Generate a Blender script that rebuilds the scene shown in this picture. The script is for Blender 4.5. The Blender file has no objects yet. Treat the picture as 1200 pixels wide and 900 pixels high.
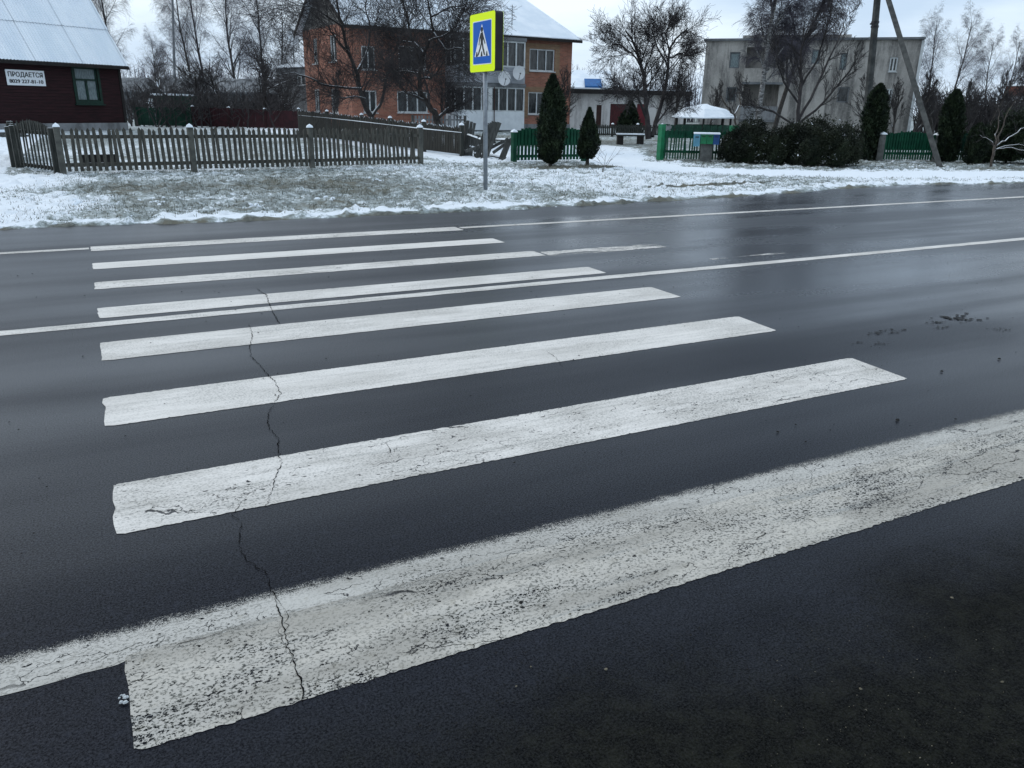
import bpy, math, random
import numpy as np
from mathutils import Vector, Matrix
R = math.radians
SC = bpy.context.scene

# ---------------------------------------------------------------- camera
CAM = Vector((0.0, 0.0, 1.37))
F = 934.6                                   # focal length in pixels of the 1200 x 900 photograph
cr_ = Vector((0.89038081, -0.45495284, 0.01548967))
cu_ = Vector((0.13561732, 0.29758908, 0.94501253))
cf_ = Vector((0.43454569, 0.83932035, -0.32666709))
cd = bpy.data.cameras.new('camera'); cam = bpy.data.objects.new('camera', cd)
SC.collection.objects.link(cam); SC.camera = cam
cd.sensor_width = 36; cd.lens = F / 1200 * 36; cd.clip_start = 0.05; cd.clip_end = 3000
cam.matrix_world = Matrix(((cr_.x, cu_.x, -cf_.x, 0), (cr_.y, cu_.y, -cf_.y, 0), (cr_.z, cu_.z, -cf_.z, CAM.z), (0, 0, 0, 1)))

# ---------------------------------------------------------------- world and sun (overcast winter day)
SUN_EL, SUN_AZ = R(34), R(-40)
w = bpy.data.worlds.new("World"); SC.world = w; w.use_nodes = True
nt = w.node_tree; nt.nodes.clear()
def nn(t, **k):
    n = nt.nodes.new(t)
    for a, b in k.items(): setattr(n, a, b)
    return n
sky = nn('ShaderNodeTexSky', sky_type='NISHITA', sun_disc=False, sun_elevation=SUN_EL, sun_rotation=SUN_AZ, air_density=1.0, dust_density=2.0)
tc = nn('ShaderNodeTexCoord'); mp = nn('ShaderNodeMapping'); mp.inputs['Scale'].default_value = (1.2, 1.2, 4.5)
no = nn('ShaderNodeTexNoise'); no.inputs['Scale'].default_value = 1.6; no.inputs['Detail'].default_value = 6; no.inputs['Roughness'].default_value = .55
rp = nn('ShaderNodeValToRGB')
rp.color_ramp.elements[0].position = .38; rp.color_ramp.elements[0].color = (5.0, 6.3, 7.9, 1)
rp.color_ramp.elements[1].position = .60; rp.color_ramp.elements[1].color = (8.1, 9.2, 10.2, 1)
mx = nn('ShaderNodeMix', data_type='RGBA'); mx.inputs[0].default_value = .9
bg = nn('ShaderNodeBackground'); bg.inputs['Strength'].default_value = .1
ow = nn('ShaderNodeOutputWorld'); L = nt.links.new
L(tc.outputs['Generated'], mp.inputs[0]); L(mp.outputs[0], no.inputs['Vector']); L(no.outputs[0], rp.inputs[0])
L(sky.outputs[0], mx.inputs[6]); L(rp.outputs[0], mx.inputs[7]); L(mx.outputs[2], bg.inputs[0]); L(bg.outputs[0], ow.inputs[0])
sd = bpy.data.lights.new('sun', 'SUN'); sd.energy = 0.7; sd.angle = R(25); sd.color = (1, .93, .84)
so = bpy.data.objects.new('sun', sd); SC.collection.objects.link(so)
so.rotation_euler = (math.pi / 2 - SUN_EL, 0, math.pi - SUN_AZ)
SC.view_settings.view_transform = 'Standard'; SC.view_settings.look = 'None'
SC.view_settings.exposure = 0.33; SC.view_settings.gamma = 1; SC.view_settings.use_curve_mapping = False
SC.render.engine = 'CYCLES'
SC.cycles.max_bounces = 6

# ---------------------------------------------------------------- helpers
def ray(px, py): return cf_ + cr_ * ((px - 600) / F) + cu_ * ((450 - py) / F)
def PT(px, py, d): return CAM + ray(px, py) * d
def G(px, py, z=0.0):
    q = ray(px, py); t = (z - CAM.z) / q.z; return CAM + q * t
def PD(px, d, z=0.0):                        # the point of height z on picture column px at depth d
    a = (px - 600) / F; b = ((z - CAM.z) / d - cf_.z - a * cr_.z) / cu_.z
    return CAM + (cf_ + cr_ * a + cu_ * b) * d
def PV(px, py, d):                           # same, but on the upright plane standing over ground depth d
    p = PD(px, d); q = ray(px, py); return CAM + q * (p.to_2d().length / q.to_2d().length)
def HT(px, py, d): return PV(px, py, d).z

class MB:
    def __init__(s): s.v = []; s.f = []
    def add(s, vs, fs):
        n = len(s.v); s.v += [tuple(p) for p in vs]; s.f += [tuple(i + n for i in f) for f in fs]; return s
    def box(s, c, d, rz=0, ry=0, rx=0):
        m = Matrix.Translation(c) @ Matrix.Rotation(rz, 4, 'Z') @ Matrix.Rotation(ry, 4, 'Y') @ Matrix.Rotation(rx, 4, 'X')
        x, y, z = d[0] / 2, d[1] / 2, d[2] / 2
        vs = [m @ Vector(p) for p in ((-x, -y, -z), (x, -y, -z), (x, y, -z), (-x, y, -z), (-x, -y, z), (x, -y, z), (x, y, z), (-x, y, z))]
        return s.add(vs, [(0, 3, 2, 1), (4, 5, 6, 7), (0, 1, 5, 4), (1, 2, 6, 5), (2, 3, 7, 6), (3, 0, 4, 7)])
    def bb(s, x0, x1, y0, y1, z0, z1): return s.box(((x0 + x1) / 2, (y0 + y1) / 2, (z0 + z1) / 2), (x1 - x0, y1 - y0, z1 - z0))
    def tube(s, pts, rad, n=6, cap=True):
        pts = [Vector(p) for p in pts]
        if not hasattr(rad, '__len__'): rad = [rad] * len(pts)
        vs = []; k = len(pts)
        for i, p in enumerate(pts):
            t = (pts[min(i + 1, k - 1)] - pts[max(i - 1, 0)])
            t = t.normalized() if t.length > 1e-9 else Vector((0, 0, 1))
            a = t.cross(Vector((.31, .95, .05)) if abs(t.y) < .9 else Vector((1, 0, 0))).normalized(); b = t.cross(a)
            for j in range(n):
                an = 2 * math.pi * j / n; vs.append(p + (a * math.cos(an) + b * math.sin(an)) * rad[i])
        fs = [(i * n + j, i * n + (j + 1) % n, (i + 1) * n + (j + 1) % n, (i + 1) * n + j) for i in range(k - 1) for j in range(n)]
        if cap: fs += [tuple(reversed(range(n))), tuple(range((k - 1) * n, k * n))]
        return s.add(vs, fs)
    def prism(s, poly, m, th):               # outline in local xy, thickness th along z, placed by matrix m
        n = len(poly)
        vs = [m @ Vector((x, y, 0)) for x, y in poly] + [m @ Vector((x, y, th)) for x, y in poly]
        return s.add(vs, [tuple(reversed(range(n))), tuple(range(n, 2 * n))] + [(i, (i + 1) % n, n + (i + 1) % n, n + i) for i in range(n)])
    def build(s, name, mat, parent=None, smooth=False):
        me = bpy.data.meshes.new(name); me.from_pydata(s.v, [], s.f); me.update()
        me.materials.append(mat)
        if smooth: me.shade_smooth()
        o = bpy.data.objects.new(name, me); SC.collection.objects.link(o)
        if parent: o.parent = parent
        return o
def tag(o, label, cat=None, group=None, kind=None):
    o['label'] = label
    if cat: o['category'] = cat
    if group: o['group'] = group
    if kind: o['kind'] = kind
    return o
def thing(name, label, cat, loc=(0, 0, 0), rz=0, group=None):
    o = bpy.data.objects.new(name, None); SC.collection.objects.link(o)
    o.location = loc; o.rotation_euler = (0, 0, rz); o.empty_display_size = .2
    return tag(o, label, cat, group)
def copy_thing(r, loc, rz, label, sc=1, group=None):
    c = r.copy(); SC.collection.objects.link(c); c.location = loc; c.rotation_euler = (0, 0, rz); c.scale = (sc, sc, sc)
    c['label'] = label
    if group: c['group'] = group
    for ch in list(r.children):
        d = ch.copy(); SC.collection.objects.link(d); d.parent = c
        for g in list(ch.children):
            e = g.copy(); SC.collection.objects.link(e); e.parent = d
    return c
def struct(o): o['kind'] = 'structure'; return o

# numpy value noise
_rs = np.random.RandomState(5); _T = _rs.rand(256, 256)
def vn(x, y):
    xi = np.floor(x).astype(int); yi = np.floor(y).astype(int); fx = x - xi; fy = y - yi
    fx = fx * fx * (3 - 2 * fx); fy = fy * fy * (3 - 2 * fy)
    a = _T[xi & 255, yi & 255]; b = _T[(xi + 1) & 255, yi & 255]; c = _T[xi & 255, (yi + 1) & 255]; d = _T[(xi + 1) & 255, (yi + 1) & 255]
    return (a * (1 - fx) + b * fx) * (1 - fy) + (c * (1 - fx) + d * fx) * fy
def fbm(x, y, o=4):
    s = 0; a = .5; t = 0
    for i in range(o): s = s + a * vn(x * 2 ** i + 17.3 * i, y * 2 ** i + 5.1 * i); t += a; a *= .5
    return s / t

# ---------------------------------------------------------------- materials
class NT:
    def __init__(s, name):
        s.m = bpy.data.materials.new(name); s.m.use_nodes = True; s.t = s.m.node_tree; s.b = s.t.nodes['Principled BSDF']
        s.out = s.t.nodes['Material Output']
        c = s.t.nodes.new('ShaderNodeTexCoord'); s.co = c.outputs['Object']; s.gen = c.outputs['Generated']
    def n(s, t, **k):
        n = s.t.nodes.new(t)
        for a, b in k.items(): setattr(n, a, b)
        return n
    def link(s, a, b): s.t.links.new(a, b)
    def set(s, inp, v):
        if hasattr(v, 'is_output') or isinstance(v, bpy.types.NodeSocket): s.link(v, inp)
        else: inp.default_value = v
    def mapping(s, scale=(1, 1, 1), loc=(0, 0, 0), src=None):
        n = s.n('ShaderNodeMapping'); n.inputs['Scale'].default_value = scale; n.inputs['Location'].default_value = loc
        s.link(src or s.co, n.inputs[0]); return n.outputs[0]
    def noise(s, scale, detail=4, rough=.55, vec=None, dist=0):
        n = s.n('ShaderNodeTexNoise'); n.inputs['Scale'].default_value = scale; n.inputs['Detail'].default_value = detail
        n.inputs['Roughness'].default_value = rough; n.inputs['Distortion'].default_value = dist
        s.link(vec or s.co, n.inputs['Vector']); return n.outputs[0]
    def voro(s, scale, vec=None, feature='F1', out=0):
        n = s.n('ShaderNodeTexVoronoi', feature=feature); n.inputs['Scale'].default_value = scale
        s.link(vec or s.co, n.inputs['Vector']); return n.outputs[out]
    def ramp(s, v, a, b, ca=0, cb=1):          # smooth remap to ca..cb
        n = s.n('ShaderNodeMapRange', interpolation_type='SMOOTHSTEP')
        s.set(n.inputs['Value'], v); n.inputs['From Min'].default_value = a; n.inputs['From Max'].default_value = b
        n.inputs['To Min'].default_value = ca; n.inputs['To Max'].default_value = cb; return n.outputs[0]
    def math(s, op, a, b=0.0):
        n = s.n('ShaderNodeMath', operation=op); s.set(n.inputs[0], a); s.set(n.inputs[1], b); return n.outputs[0]
    def mix(s, f, a, b):
        n = s.n('ShaderNodeMix', data_type='RGBA'); s.set(n.inputs[0], f)
        for i, c in ((6, a), (7, b)):
            if isinstance(c, tuple): n.inputs[i].default_value = (*c, 1) if len(c) == 3 else c
            else: s.link(c, n.inputs[i])
        return n.outputs[2]
    def xyz(s, src=None):
        n = s.n('ShaderNodeSeparateXYZ'); s.link(src or s.co, n.inputs[0]); return n.outputs
    def nz(s):
        g = s.n('ShaderNodeNewGeometry'); q = s.n('ShaderNodeSeparateXYZ'); s.link(g.outputs['Normal'], q.inputs[0]); return q.outputs[2]
    def bump(s, h, dist=.01, strength=1):
        n = s.n('ShaderNodeBump'); n.inputs['Distance'].default_value = dist; n.inputs['Strength'].default_value = strength
        s.link(h, n.inputs['Height']); s.link(n.outputs[0], s.b.inputs['Normal'])
    def fin(s, col=None, rough=None, spec=None, metal=None):
        if col is not None:
            if isinstance(col, tuple): s.b.inputs['Base Color'].default_value = (*col, 1)
            else: s.link(col, s.b.inputs['Base Color'])
        if rough is not None: s.set(s.b.inputs['Roughness'], rough)
        if spec is not None: s.set(s.b.inputs['Specular IOR Level'], spec)
        if metal is not None: s.set(s.b.inputs['Metallic'], metal)
        return s.m
SNOW = (.80, .85, .90)
def surf(name, c1, c2=None, scale=6, rough=.8, snow=0.0, spec=.3, bump=0.0, stretch=(1, 1, 1), metal=0, sn_scale=7):
    """generic weathered surface: two tones by noise, and snow lying on what faces up"""
    s = NT(name); c2 = c2 or tuple(x * .65 for x in c1)
    v = s.mapping(stretch); n = s.noise(scale, 5, .6, v)
    col = s.mix(s.ramp(n, .35, .65), c2, c1)
    if snow > 0:
        k = s.math('MULTIPLY', s.ramp(s.nz(), .45, .75), s.ramp(s.noise(sn_scale, 3, .5), .75 - snow * .6, .85 - snow * .6))
        col = s.mix(k, col, SNOW)
    if bump: s.bump(n, bump)
    return s.fin(col, rough, spec, metal)

def asphalt():
    s = NT('wet_asphalt'); x, y, z = s.xyz()
    fine = s.math('ADD', s.math('MULTIPLY', s.noise(150, 2, .6), .6), s.math('MULTIPLY', s.noise(330, 1, .5), .4)); med = s.noise(30, 6, .75); big = s.noise(.5, 4, .5, s.mapping((.5, 1.0, 1)))
    streak = s.noise(.9, 4, .5, s.mapping((.16, 1.5, 1), (3, 1, 0)))
    grit = s.voro(120)
    old = s.ramp(s.math('ADD', y, s.math('MULTIPLY', s.noise(1.3, 5, .6), .9)), 2.05, 1.45)   # coarse old verge of the road on the near side
    c = s.mix(s.ramp(fine, .36, .66), (.0006, .0009, .0022), (.0160, .0185, .0272))
    c = s.mix(s.ramp(med, .48, .72), c, (.0200, .0228, .0325))
    c = s.mix(s.math('MULTIPLY', s.ramp(big, .35, .7), .5), c, (.0055, .0070, .0120))
    mud = s.mix(s.ramp(s.noise(17, 6, .75), .40, .68), (.0016, .0020, .0018), (.0125, .0132, .0095))
    mud = s.mix(s.math('MULTIPLY', s.ramp(fine, .40, .66), .6), mud, (.0160, .0165, .0155)); mud = s.mix(s.ramp(s.noise(70, 3, .7), .60, .8), mud, (.030, .029, .020))
    c = s.mix(old, c, mud)
    spk = s.ramp(s.voro(48, None, 'F1', 0), .055, .03)
    c = s.mix(s.math('MULTIPLY', spk, s.ramp(s.noise(60, 1), .64, .68)), c, (.10, .10, .09))
    wet = s.ramp(s.math('ADD', s.math('MULTIPLY', streak, .55), s.math('MULTIPLY', big, .45)), .38, .62)
    right = s.ramp(s.math('ADD', x, s.math('MULTIPLY', y, .2)), 2.0, 8.0)
    wet = s.math('ADD', s.math('MULTIPLY', wet, s.math('ADD', .42, s.math('MULTIPLY', right, .58))), s.math('MULTIPLY', right, .22)); wet = s.math('MULTIPLY', wet, s.ramp(y, 1.6, 4.5, .25, 1))
    r = s.math('SUBTRACT', .42, s.math('MULTIPLY', wet, .19)); r = s.math('ADD', r, s.math('MULTIPLY', old, .3))
    r = s.math('ADD', r, s.math('MULTIPLY', s.math('SUBTRACT', med, .5), .12))
    h = s.math('ADD', s.math('MULTIPLY', fine, .5), s.math('MULTIPLY', s.math('MINIMUM', grit, .6), .5))
    h = s.math('ADD', h, s.math('MULTIPLY', s.math('MULTIPLY', s.noise(24, 5, .7), old), 7.0))
    s.bump(h, .0012, .6)
    sp = s.math('SUBTRACT', s.math('ADD', s.ramp(y, 2.2, 5.5, .09, .24), s.math('MULTIPLY', wet, .75)), s.math('MULTIPLY', old, .06)); sp = s.math('MULTIPLY', sp, s.ramp(fine, .34, .66, .35, 1.5))
    return s.fin(c, r, sp)
def paint(name, wear=.2, dirt=.5, seed=0, base=(.72, .69, .65), topfade=None):
    """road paint: chipped away in specks and patches so the asphalt sheet beneath shows"""
    s = NT(name); x, y, z = s.xyz()
    st = s.noise(7, 5, .6, s.mapping((.22, 4.0, 1), (seed, 0, 0)))
    pat = s.noise(2.4, 4, .6, s.mapping((.8, 1.8, 1), (seed * 2, 3, 0)))
    sp1 = s.noise(300, 1, .5, s.mapping((.9, 1, 1), (seed, 0, 0)))
    sp2 = s.noise(125, 3, .65, s.mapping((.8, 1, 1), (seed, 0, 0)))
    sp3 = s.noise(26, 5, .65, s.mapping((.8, 1, 1), (seed, 0, 0)))
    d = s.math('ADD', s.math('MULTIPLY', s.ramp(pat, .34, .66), .65), s.math('MULTIPLY', s.ramp(st, .38, .66), .35))
    c = s.mix(s.math('MULTIPLY', d, dirt * .9), base, (.40, .385, .355))
    c = s.mix(s.math('MULTIPLY', s.ramp(sp2, .49, .60), s.math('MULTIPLY', s.math('ADD', d, .3), dirt * .95)), c, (.12, .12, .105))
    c = s.mix(s.math('MULTIPLY', s.ramp(st, .56, .68), dirt * .55), c, (.30, .305, .29))
    c = s.mix(s.math('MULTIPLY', s.ramp(s.noise(16, 4, .7), .56, .72), dirt * .5), c, (.28, .26, .21))
    c = s.mix(s.math('MULTIPLY', s.ramp(s.noise(1.6, 4, .6, s.mapping((.8, 2.6, 1), (seed, 7, 0))), .46, .62), dirt * .45), c, (.25, .235, .205))
    k = s.math('ADD', s.math('MULTIPLY', sp1, .34), s.math('MULTIPLY', sp2, .40)); k = s.math('ADD', k, s.math('MULTIPLY', sp3, .26))
    k = s.math('ADD', k, s.math('MULTIPLY', s.math('SUBTRACT', d, .5), .07 + wear * .10))
    hole = s.ramp(k, .640 - wear * .085, .665 - wear * .085)
    if wear > .2:                               # bigger flakes gone and crazing of the film, in patches
        flake = s.math('MULTIPLY', s.ramp(s.noise(55, 2, .5, s.mapping((.55, 1.2, 1), (seed, 2, 0))), .675, .69), s.ramp(s.noise(4, 2), .45, .55))
        nv = s.n('ShaderNodeTexNoise'); nv.inputs['Scale'].default_value = 22; nv.inputs['Detail'].default_value = 4; s.link(s.co, nv.inputs['Vector'])
        va = s.n('ShaderNodeVectorMath', operation='MULTIPLY_ADD'); s.link(nv.outputs[1], va.inputs[0]); va.inputs[1].default_value = (.09, .09, 0); s.link(s.mapping((.55, 1.3, 1)), va.inputs[2])
        ed = s.voro(8.5, va.outputs[0], 'DISTANCE_TO_EDGE'); craze = s.math('MULTIPLY', s.ramp(ed, .014, .006), s.ramp(s.noise(3.1, 3, .6, s.mapping((.6, 1.5, 1), (4, seed, 0))), .50, .56))
        hole = s.math('MAXIMUM', hole, s.math('MAXIMUM', flake, s.math('MULTIPLY', craze, .9)))
    if topfade:
        hole = s.math('MAXIMUM', hole, s.math('MULTIPLY', s.ramp(s.math('ADD', s.math('ADD', y, s.math('MULTIPLY', sp1, .10)), s.math('MULTIPLY', sp3, .06)), topfade + .045, topfade + .085), 1.0))
    s.bump(s.math('ADD', sp2, s.math('MULTIPLY', hole, -1.5)), .001, .5)
    s.fin(c, .65, .25)
    tr = s.n('ShaderNodeBsdfTransparent'); m = s.n('ShaderNodeMixShader')
    s.link(hole, m.inputs[0]); s.link(s.b.outputs[0], m.inputs[1]); s.link(tr.outputs[0], m.inputs[2]); s.link(m.outputs[0], s.out.inputs[0])
    return s.m
def ground_mat():
    s = NT('snowy_verge'); a = s.n('ShaderNodeAttribute', attribute_name='snow'); sn = a.outputs['Fac']
    n1 = s.noise(3.2, 6, .68); n2 = s.noise(17, 5, .7); n3 = s.noise(70, 3, .7)
    k = s.math('ADD', s.math('MULTIPLY', n1, .45), s.math('MULTIPLY', n2, .35)); k = s.math('ADD', k, s.math('MULTIPLY', n3, .2))
    k = s.math('ADD', k, s.math('MULTIPLY', s.math('SUBTRACT', sn, .5), .52))
    g = s.mix(s.ramp(n2, .35, .65), (.07, .075, .066), (.165, .17, .15))
    g = s.mix(s.ramp(s.noise(1.1, 4, .6), .42, .62), g, (.14, .135, .105))
    frost = s.ramp(k, .36, .54, 0, .8)
    c = s.mix(frost, g, (.40, .46, .47)); c = s.mix(s.ramp(k, .49, .58), c, SNOW)
    s.bump(s.math('ADD', s.math('MULTIPLY', n2, .6), s.math('MULTIPLY', n3, .4)), .03, .8)
    return s.fin(c, .75, .2)
def brick_mat(name, ca, cb, mortar):
    s = NT(name); x, y, z = s.xyz(); c = s.n('ShaderNodeCombineXYZ')
    s.link(s.math('ADD', x, y), c.inputs[0]); s.link(z, c.inputs[1])
    b = s.n('ShaderNodeTexBrick'); s.link(c.outputs[0], b.inputs['Vector']); b.inputs['Scale'].default_value = 1
    b.inputs['Brick Width'].default_value = .26; b.inputs['Row Height'].default_value = .077; b.inputs['Mortar Size'].default_value = .008
    b.inputs['Color1'].default_value = (*ca, 1); b.inputs['Color2'].default_value = (*cb, 1); b.inputs['Mortar'].default_value = (*mortar, 1)
    n = s.noise(.9, 5, .65, s.mapping((1, 1, .6)))
    col = s.mix(s.ramp(n, .35, .7, 0, .5), b.outputs[0], tuple(v * .5 for v in ca))
    col = s.mix(s.ramp(s.noise(3, 4), .55, .75, 0, .35), col, (.3, .22, .15))
    return s.fin(col, .85, .2)
def plank_mat(name, c1, c2, pitch=.14, horizontal=True, rough=.7):
    s = NT(name); x, y, z = s.xyz(); q = z if horizontal else s.math('ADD', x, y)
    fr = s.math('FRACT', s.math('DIVIDE', q, pitch)); gap = s.ramp(fr, .06, .0)
    n = s.noise(3, 5, .6, s.mapping((.5, .5, 6) if horizontal else (6, 6, .5)))
    c = s.mix(s.ramp(n, .35, .65), c2, c1); c = s.mix(s.math('MULTIPLY', gap, .8), c, tuple(v * .2 for v in c1))
    s.bump(s.ramp(fr, 0, .12), .012); return s.fin(c, rough, .3)
def stained(name, c1, c2, streak=(.08, .08, .08)):
    s = NT(name)
    c = s.mix(s.ramp(s.noise(.35, 6, .65), .35, .65), c2, c1)
    c = s.mix(s.ramp(s.noise(1.2, 6, .7, s.mapping((1, 1, .16))), .44, .62, 0, .75), c, streak)
    c = s.mix(s.ramp(s.noise(8, 4, .6), .5, .7, 0, .25), c, tuple(v * 1.4 for v in c1))
    return s.fin(c, .9, .15)

M = dict(
 asphalt=asphalt(), ground=ground_mat(),
 snow=surf('snow', SNOW, (.72, .78, .84), 5, .6, bump=.01),
 picket=surf('picket_wood', (.085, .082, .070), (.036, .037, .033), 5, .85, .35, stretch=(6, 6, 1)), picketpost=surf('picket_post', (.10, .102, .09), (.055, .057, .052), 7, .9, .3), darkboard=surf('dark_boards', (.028, .027, .023), (.012, .013, .011), 5, .85, .5, stretch=(6, 6, 1)), oldwood=surf('weathered_wood', (.042, .045, .040), (.018, .021, .019), 5, .85, .62, stretch=(6, 6, 1)),
 greywood=surf('grey_wood', (.085, .088, .084), (.04, .042, .04), 5, .85, .8, stretch=(6, 6, 1)),
 concrete_post=surf('concrete_post', (.13, .135, .13), (.08, .083, .08), 9, .9, .9),
 concrete=surf('pole_concrete', (.070, .074, .072), (.032, .035, .035), 4, .85, 0),
 galv=surf('galvanised_steel', (.30, .33, .36), (.22, .24, .27), 12, .45, .3, spec=.5, metal=.35),
 signback=surf('dark_sign_back', (.022, .022, .028), (.014, .014, .018), 4, .5),
 lime=NT('fluorescent_yellow').fin((.80, 1.0, .004), .5, .15), blue=NT('sign_blue').fin((.002, .10, .46), .5, .15),
 white=NT('sign_white').fin((.72, .75, .78), .4, .4), black=NT('sign_black').fin((.008, .008, .008), .5, .3),
 frame=surf('white_frame', (.58, .61, .62), (.45, .48, .49), 3, .5), glass=surf('dark_glass', (.045, .052, .055), (.008, .011, .013), 5, .15, spec=.5, stretch=(1.5, 1.5, .35)),
 curtain=surf('pale_curtain', (.20, .25, .26), (.10, .13, .14), 8, .4, stretch=(3, 3, .6)),
 green=surf('green_paint', (.005, .062, .032), (.003, .038, .021), 5, .6, .35, spec=.15), brightgreen=surf('bright_green_paint', (.012, .17, .075), (.01, .12, .05), 5, .55, .5),
 darkgreen=surf('dark_green_paint', (.008, .05, .03), (.005, .03, .02), 5, .6, .4),
 greenframe=surf('green_window_paint', (.006, .032, .022), (.004, .018, .013), 5, .6),
 maroon=plank_mat('maroon_planks', (.026, .007, .009), (.012, .004, .005), .14, True, .85), maroonf=surf('maroon_fence_paint', (.042, .010, .013), (.022, .007, .009), 5, .7, .35),
 darkwood=surf('dark_soffit', (.018, .016, .015), (.010, .009, .009), 5, .8),
 slate=surf('snow_dusted_sheet', (.80, .85, .90), (.70, .77, .84), 1.1, .6, stretch=(1, .3, .3)),
 slateedge=surf('bare_sheet_edge', (.40, .43, .46), (.30, .32, .34), 4, .8),
 brick=brick_mat('orange_brick', (.36, .145, .098), (.22, .092, .066), (.26, .2, .16)), ybrick=brick_mat('yellow_brick', (.30, .19, .11), (.22, .13, .08), (.24, .2, .16)),
 gable=plank_mat('grey_gable_boards', (.16, .16, .15), (.10, .10, .10), .15, False, .85),
 snowroof=surf('snow_roof', (.82, .87, .92), (.70, .77, .84), .8, .6), panel=surf('white_panel', (.66, .70, .73), (.58, .62, .65), 3, .5), upperpanel=surf('upper_panel', (.34, .36, .39), (.26, .28, .31), 3, .6),
 greypanel=surf('grey_panel', (.16, .17, .18), (.10, .11, .12), 2, .7),
 plaster=stained('stained_plaster', (.40, .385, .36), (.26, .25, .235), (.08, .08, .078)),
 palewall=stained('pale_wall', (.34, .34, .33), (.25, .25, .25), (.16, .16, .15)),
 annex=stained('annex_wall', (.25, .26, .27), (.17, .18, .19), (.10, .10, .10)), dim=stained('dim_wall', (.20, .21, .22), (.13, .14, .15), (.05, .055, .06)),
 whitewash=stained('whitewash', (.58, .57, .56), (.46, .45, .44), (.22, .21, .2)),
 reddoor=surf('maroon_door', (.075, .016, .018), (.04, .01, .012), 3, .7, stretch=(4, 4, 1)), browndoor=surf('brown_door', (.05, .02, .016), (.03, .014, .012), 3, .7),
 crimson=surf('crimson_door', (.15, .012, .022), (.09, .01, .016), 3, .6),
 tarp=surf('blue_sheet', (.02, .13, .36), (.015, .09, .27), 3, .5), brown=surf('red_brown_board', (.15, .06, .045), (.1, .04, .03), 3, .7),
 bark=surf('bark', (.060, .055, .050), (.028, .026, .025), 9, .9, .50, sn_scale=2.5), barksnow=surf('snowy_bark', (.050, .044, .040), (.020, .018, .018), 9, .9, .86, sn_scale=2.2),
 twig=surf('twig', (.050, .045, .045), (.027, .025, .027), 4, .9), ftwig=surf('birch_twig', (.080, .076, .094), (.046, .044, .056), 4, .9),
 birch=surf('birch_bark', (.30, .30, .30), (.035, .035, .035), 5, .85, stretch=(1, 1, 3)),
 stem=surf('pale_stem', (.10, .085, .07), (.05, .04, .035), 8, .8, .8, sn_scale=3),
 thuja=surf('thuja_foliage', (.020, .034, .014), (.004, .010, .006), 3.5, .8, .12), hedge=surf('hedge_foliage', (.026, .034, .018), (.007, .011, .007), 1.6, .8, .27, sn_scale=3),
 dish=surf('dish_grey', (.66, .68, .70), (.58, .6, .62), 3, .5), mailblue=surf('pale_blue_tin', (.10, .28, .38), (.08, .22, .3), 6, .5, .95),
 mailgreen=surf('green_tin', (.01, .17, .07), (.01, .12, .05), 6, .5, .95), maildark=surf('blue_tin', (.012, .07, .22), (.01, .05, .16), 6, .5, .95),
 crack=NT('crack_shadow').fin((.004, .004, .004), .95, .05), mudclod=surf('mud', (.012, .011, .010), (.006, .006, .006), 40, .8), leaf=surf('dead_leaf', (.17, .15, .11), (.10, .09, .06), 30, .8),
 blade=surf('winter_grass', (.14, .145, .115), (.08, .085, .068), 2.5, .9, .10), cable=NT('cable').fin((.015, .015, .016), .6, .3),
)

# ---------------------------------------------------------------- ground
def edge(x):                                  # far edge of the asphalt
    return np.interp(x, [-80, -1, 1.7, 5.2, 7.7, 9.3, 10.9, 13, 15.5, 17.5, 24, 200], [10.6, 10.5, 10.27, 10.2, 10.36, 10.46, 10.7, 11.05, 11.2, 10.75, 10.6, 10.6])
def track_d(x, y):                            # distance to the snowy track that leaves the yard and follows the road
    P = np.array([(17.5, 27), (14.5, 22), (12.9, 18.8), (12.6, 16.4), (14.0, 14.6), (17, 13.2), (21, 12.3), (30, 11.9), (60, 11.7)]); d = np.full(np.shape(x), 1e9)
    for a, b in zip(P[:-1], P[1:]):
        t = np.clip(((x - a[0]) * (b[0] - a[0]) + (y - a[1]) * (b[1] - a[1])) / ((b - a) @ (b - a)), 0, 1)
        d = np.minimum(d, np.hypot(x - a[0] - t * (b[0] - a[0]), y - a[1] - t * (b[1] - a[1])))
    return d
def ss(a, b, t): t = np.clip((t - a) / (b - a), 0, 1); return t * t * (3 - 2 * t)
def snow_f(x, y):
    s = y - edge(x)
    f = np.full(np.shape(x), .42)
    f = np.where(x < .2, .47 + .30 * ss(.3, -1.5, x), f)            # trodden snow on the left
    f = f + .17 * ss(3, 7, x)
    f = np.maximum(f, (.86 - .75 * (fbm(x * 3, y * 5) - .35)) * ss(1.25, .35, s + 1.1 * (fbm(x * 1.1, y * 1.3) - .5)))
    f = np.maximum(f, 1.05 * ss(1.15, .6, track_d(x, y) * .8 + .5 * (fbm(x, y) - .5)))
    f = np.maximum(f, .78 * ss(18.2, 19.4, y - x * .12) * ss(7.0, 9.0, x)); f = np.where((y > 18.2 + x * .12) & (x < 8.5) & (x > -1.5), .50, f)
    f = np.where((x > 14.5) & (y > 13.6), np.minimum(f, .42 + .6 * ss(1.5, 1.0, track_d(x, y))), f)
    th = np.minimum(np.hypot((x - 10.6) / 1.5, (y - 17.4) / .45), np.hypot((x - 10.7) / 1.9, (y - 12.35 - .05 * (x - 9)) / .18))
    f = f - .5 * ss(1.2, .6, th)
    f = f - .75 * ss(.38, .0, s) * (.25 + fbm(x * 1.7 + 40, y * 3))
    return f + .42 * (fbm(x * .45 + 9, y * .6) - .5)
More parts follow.
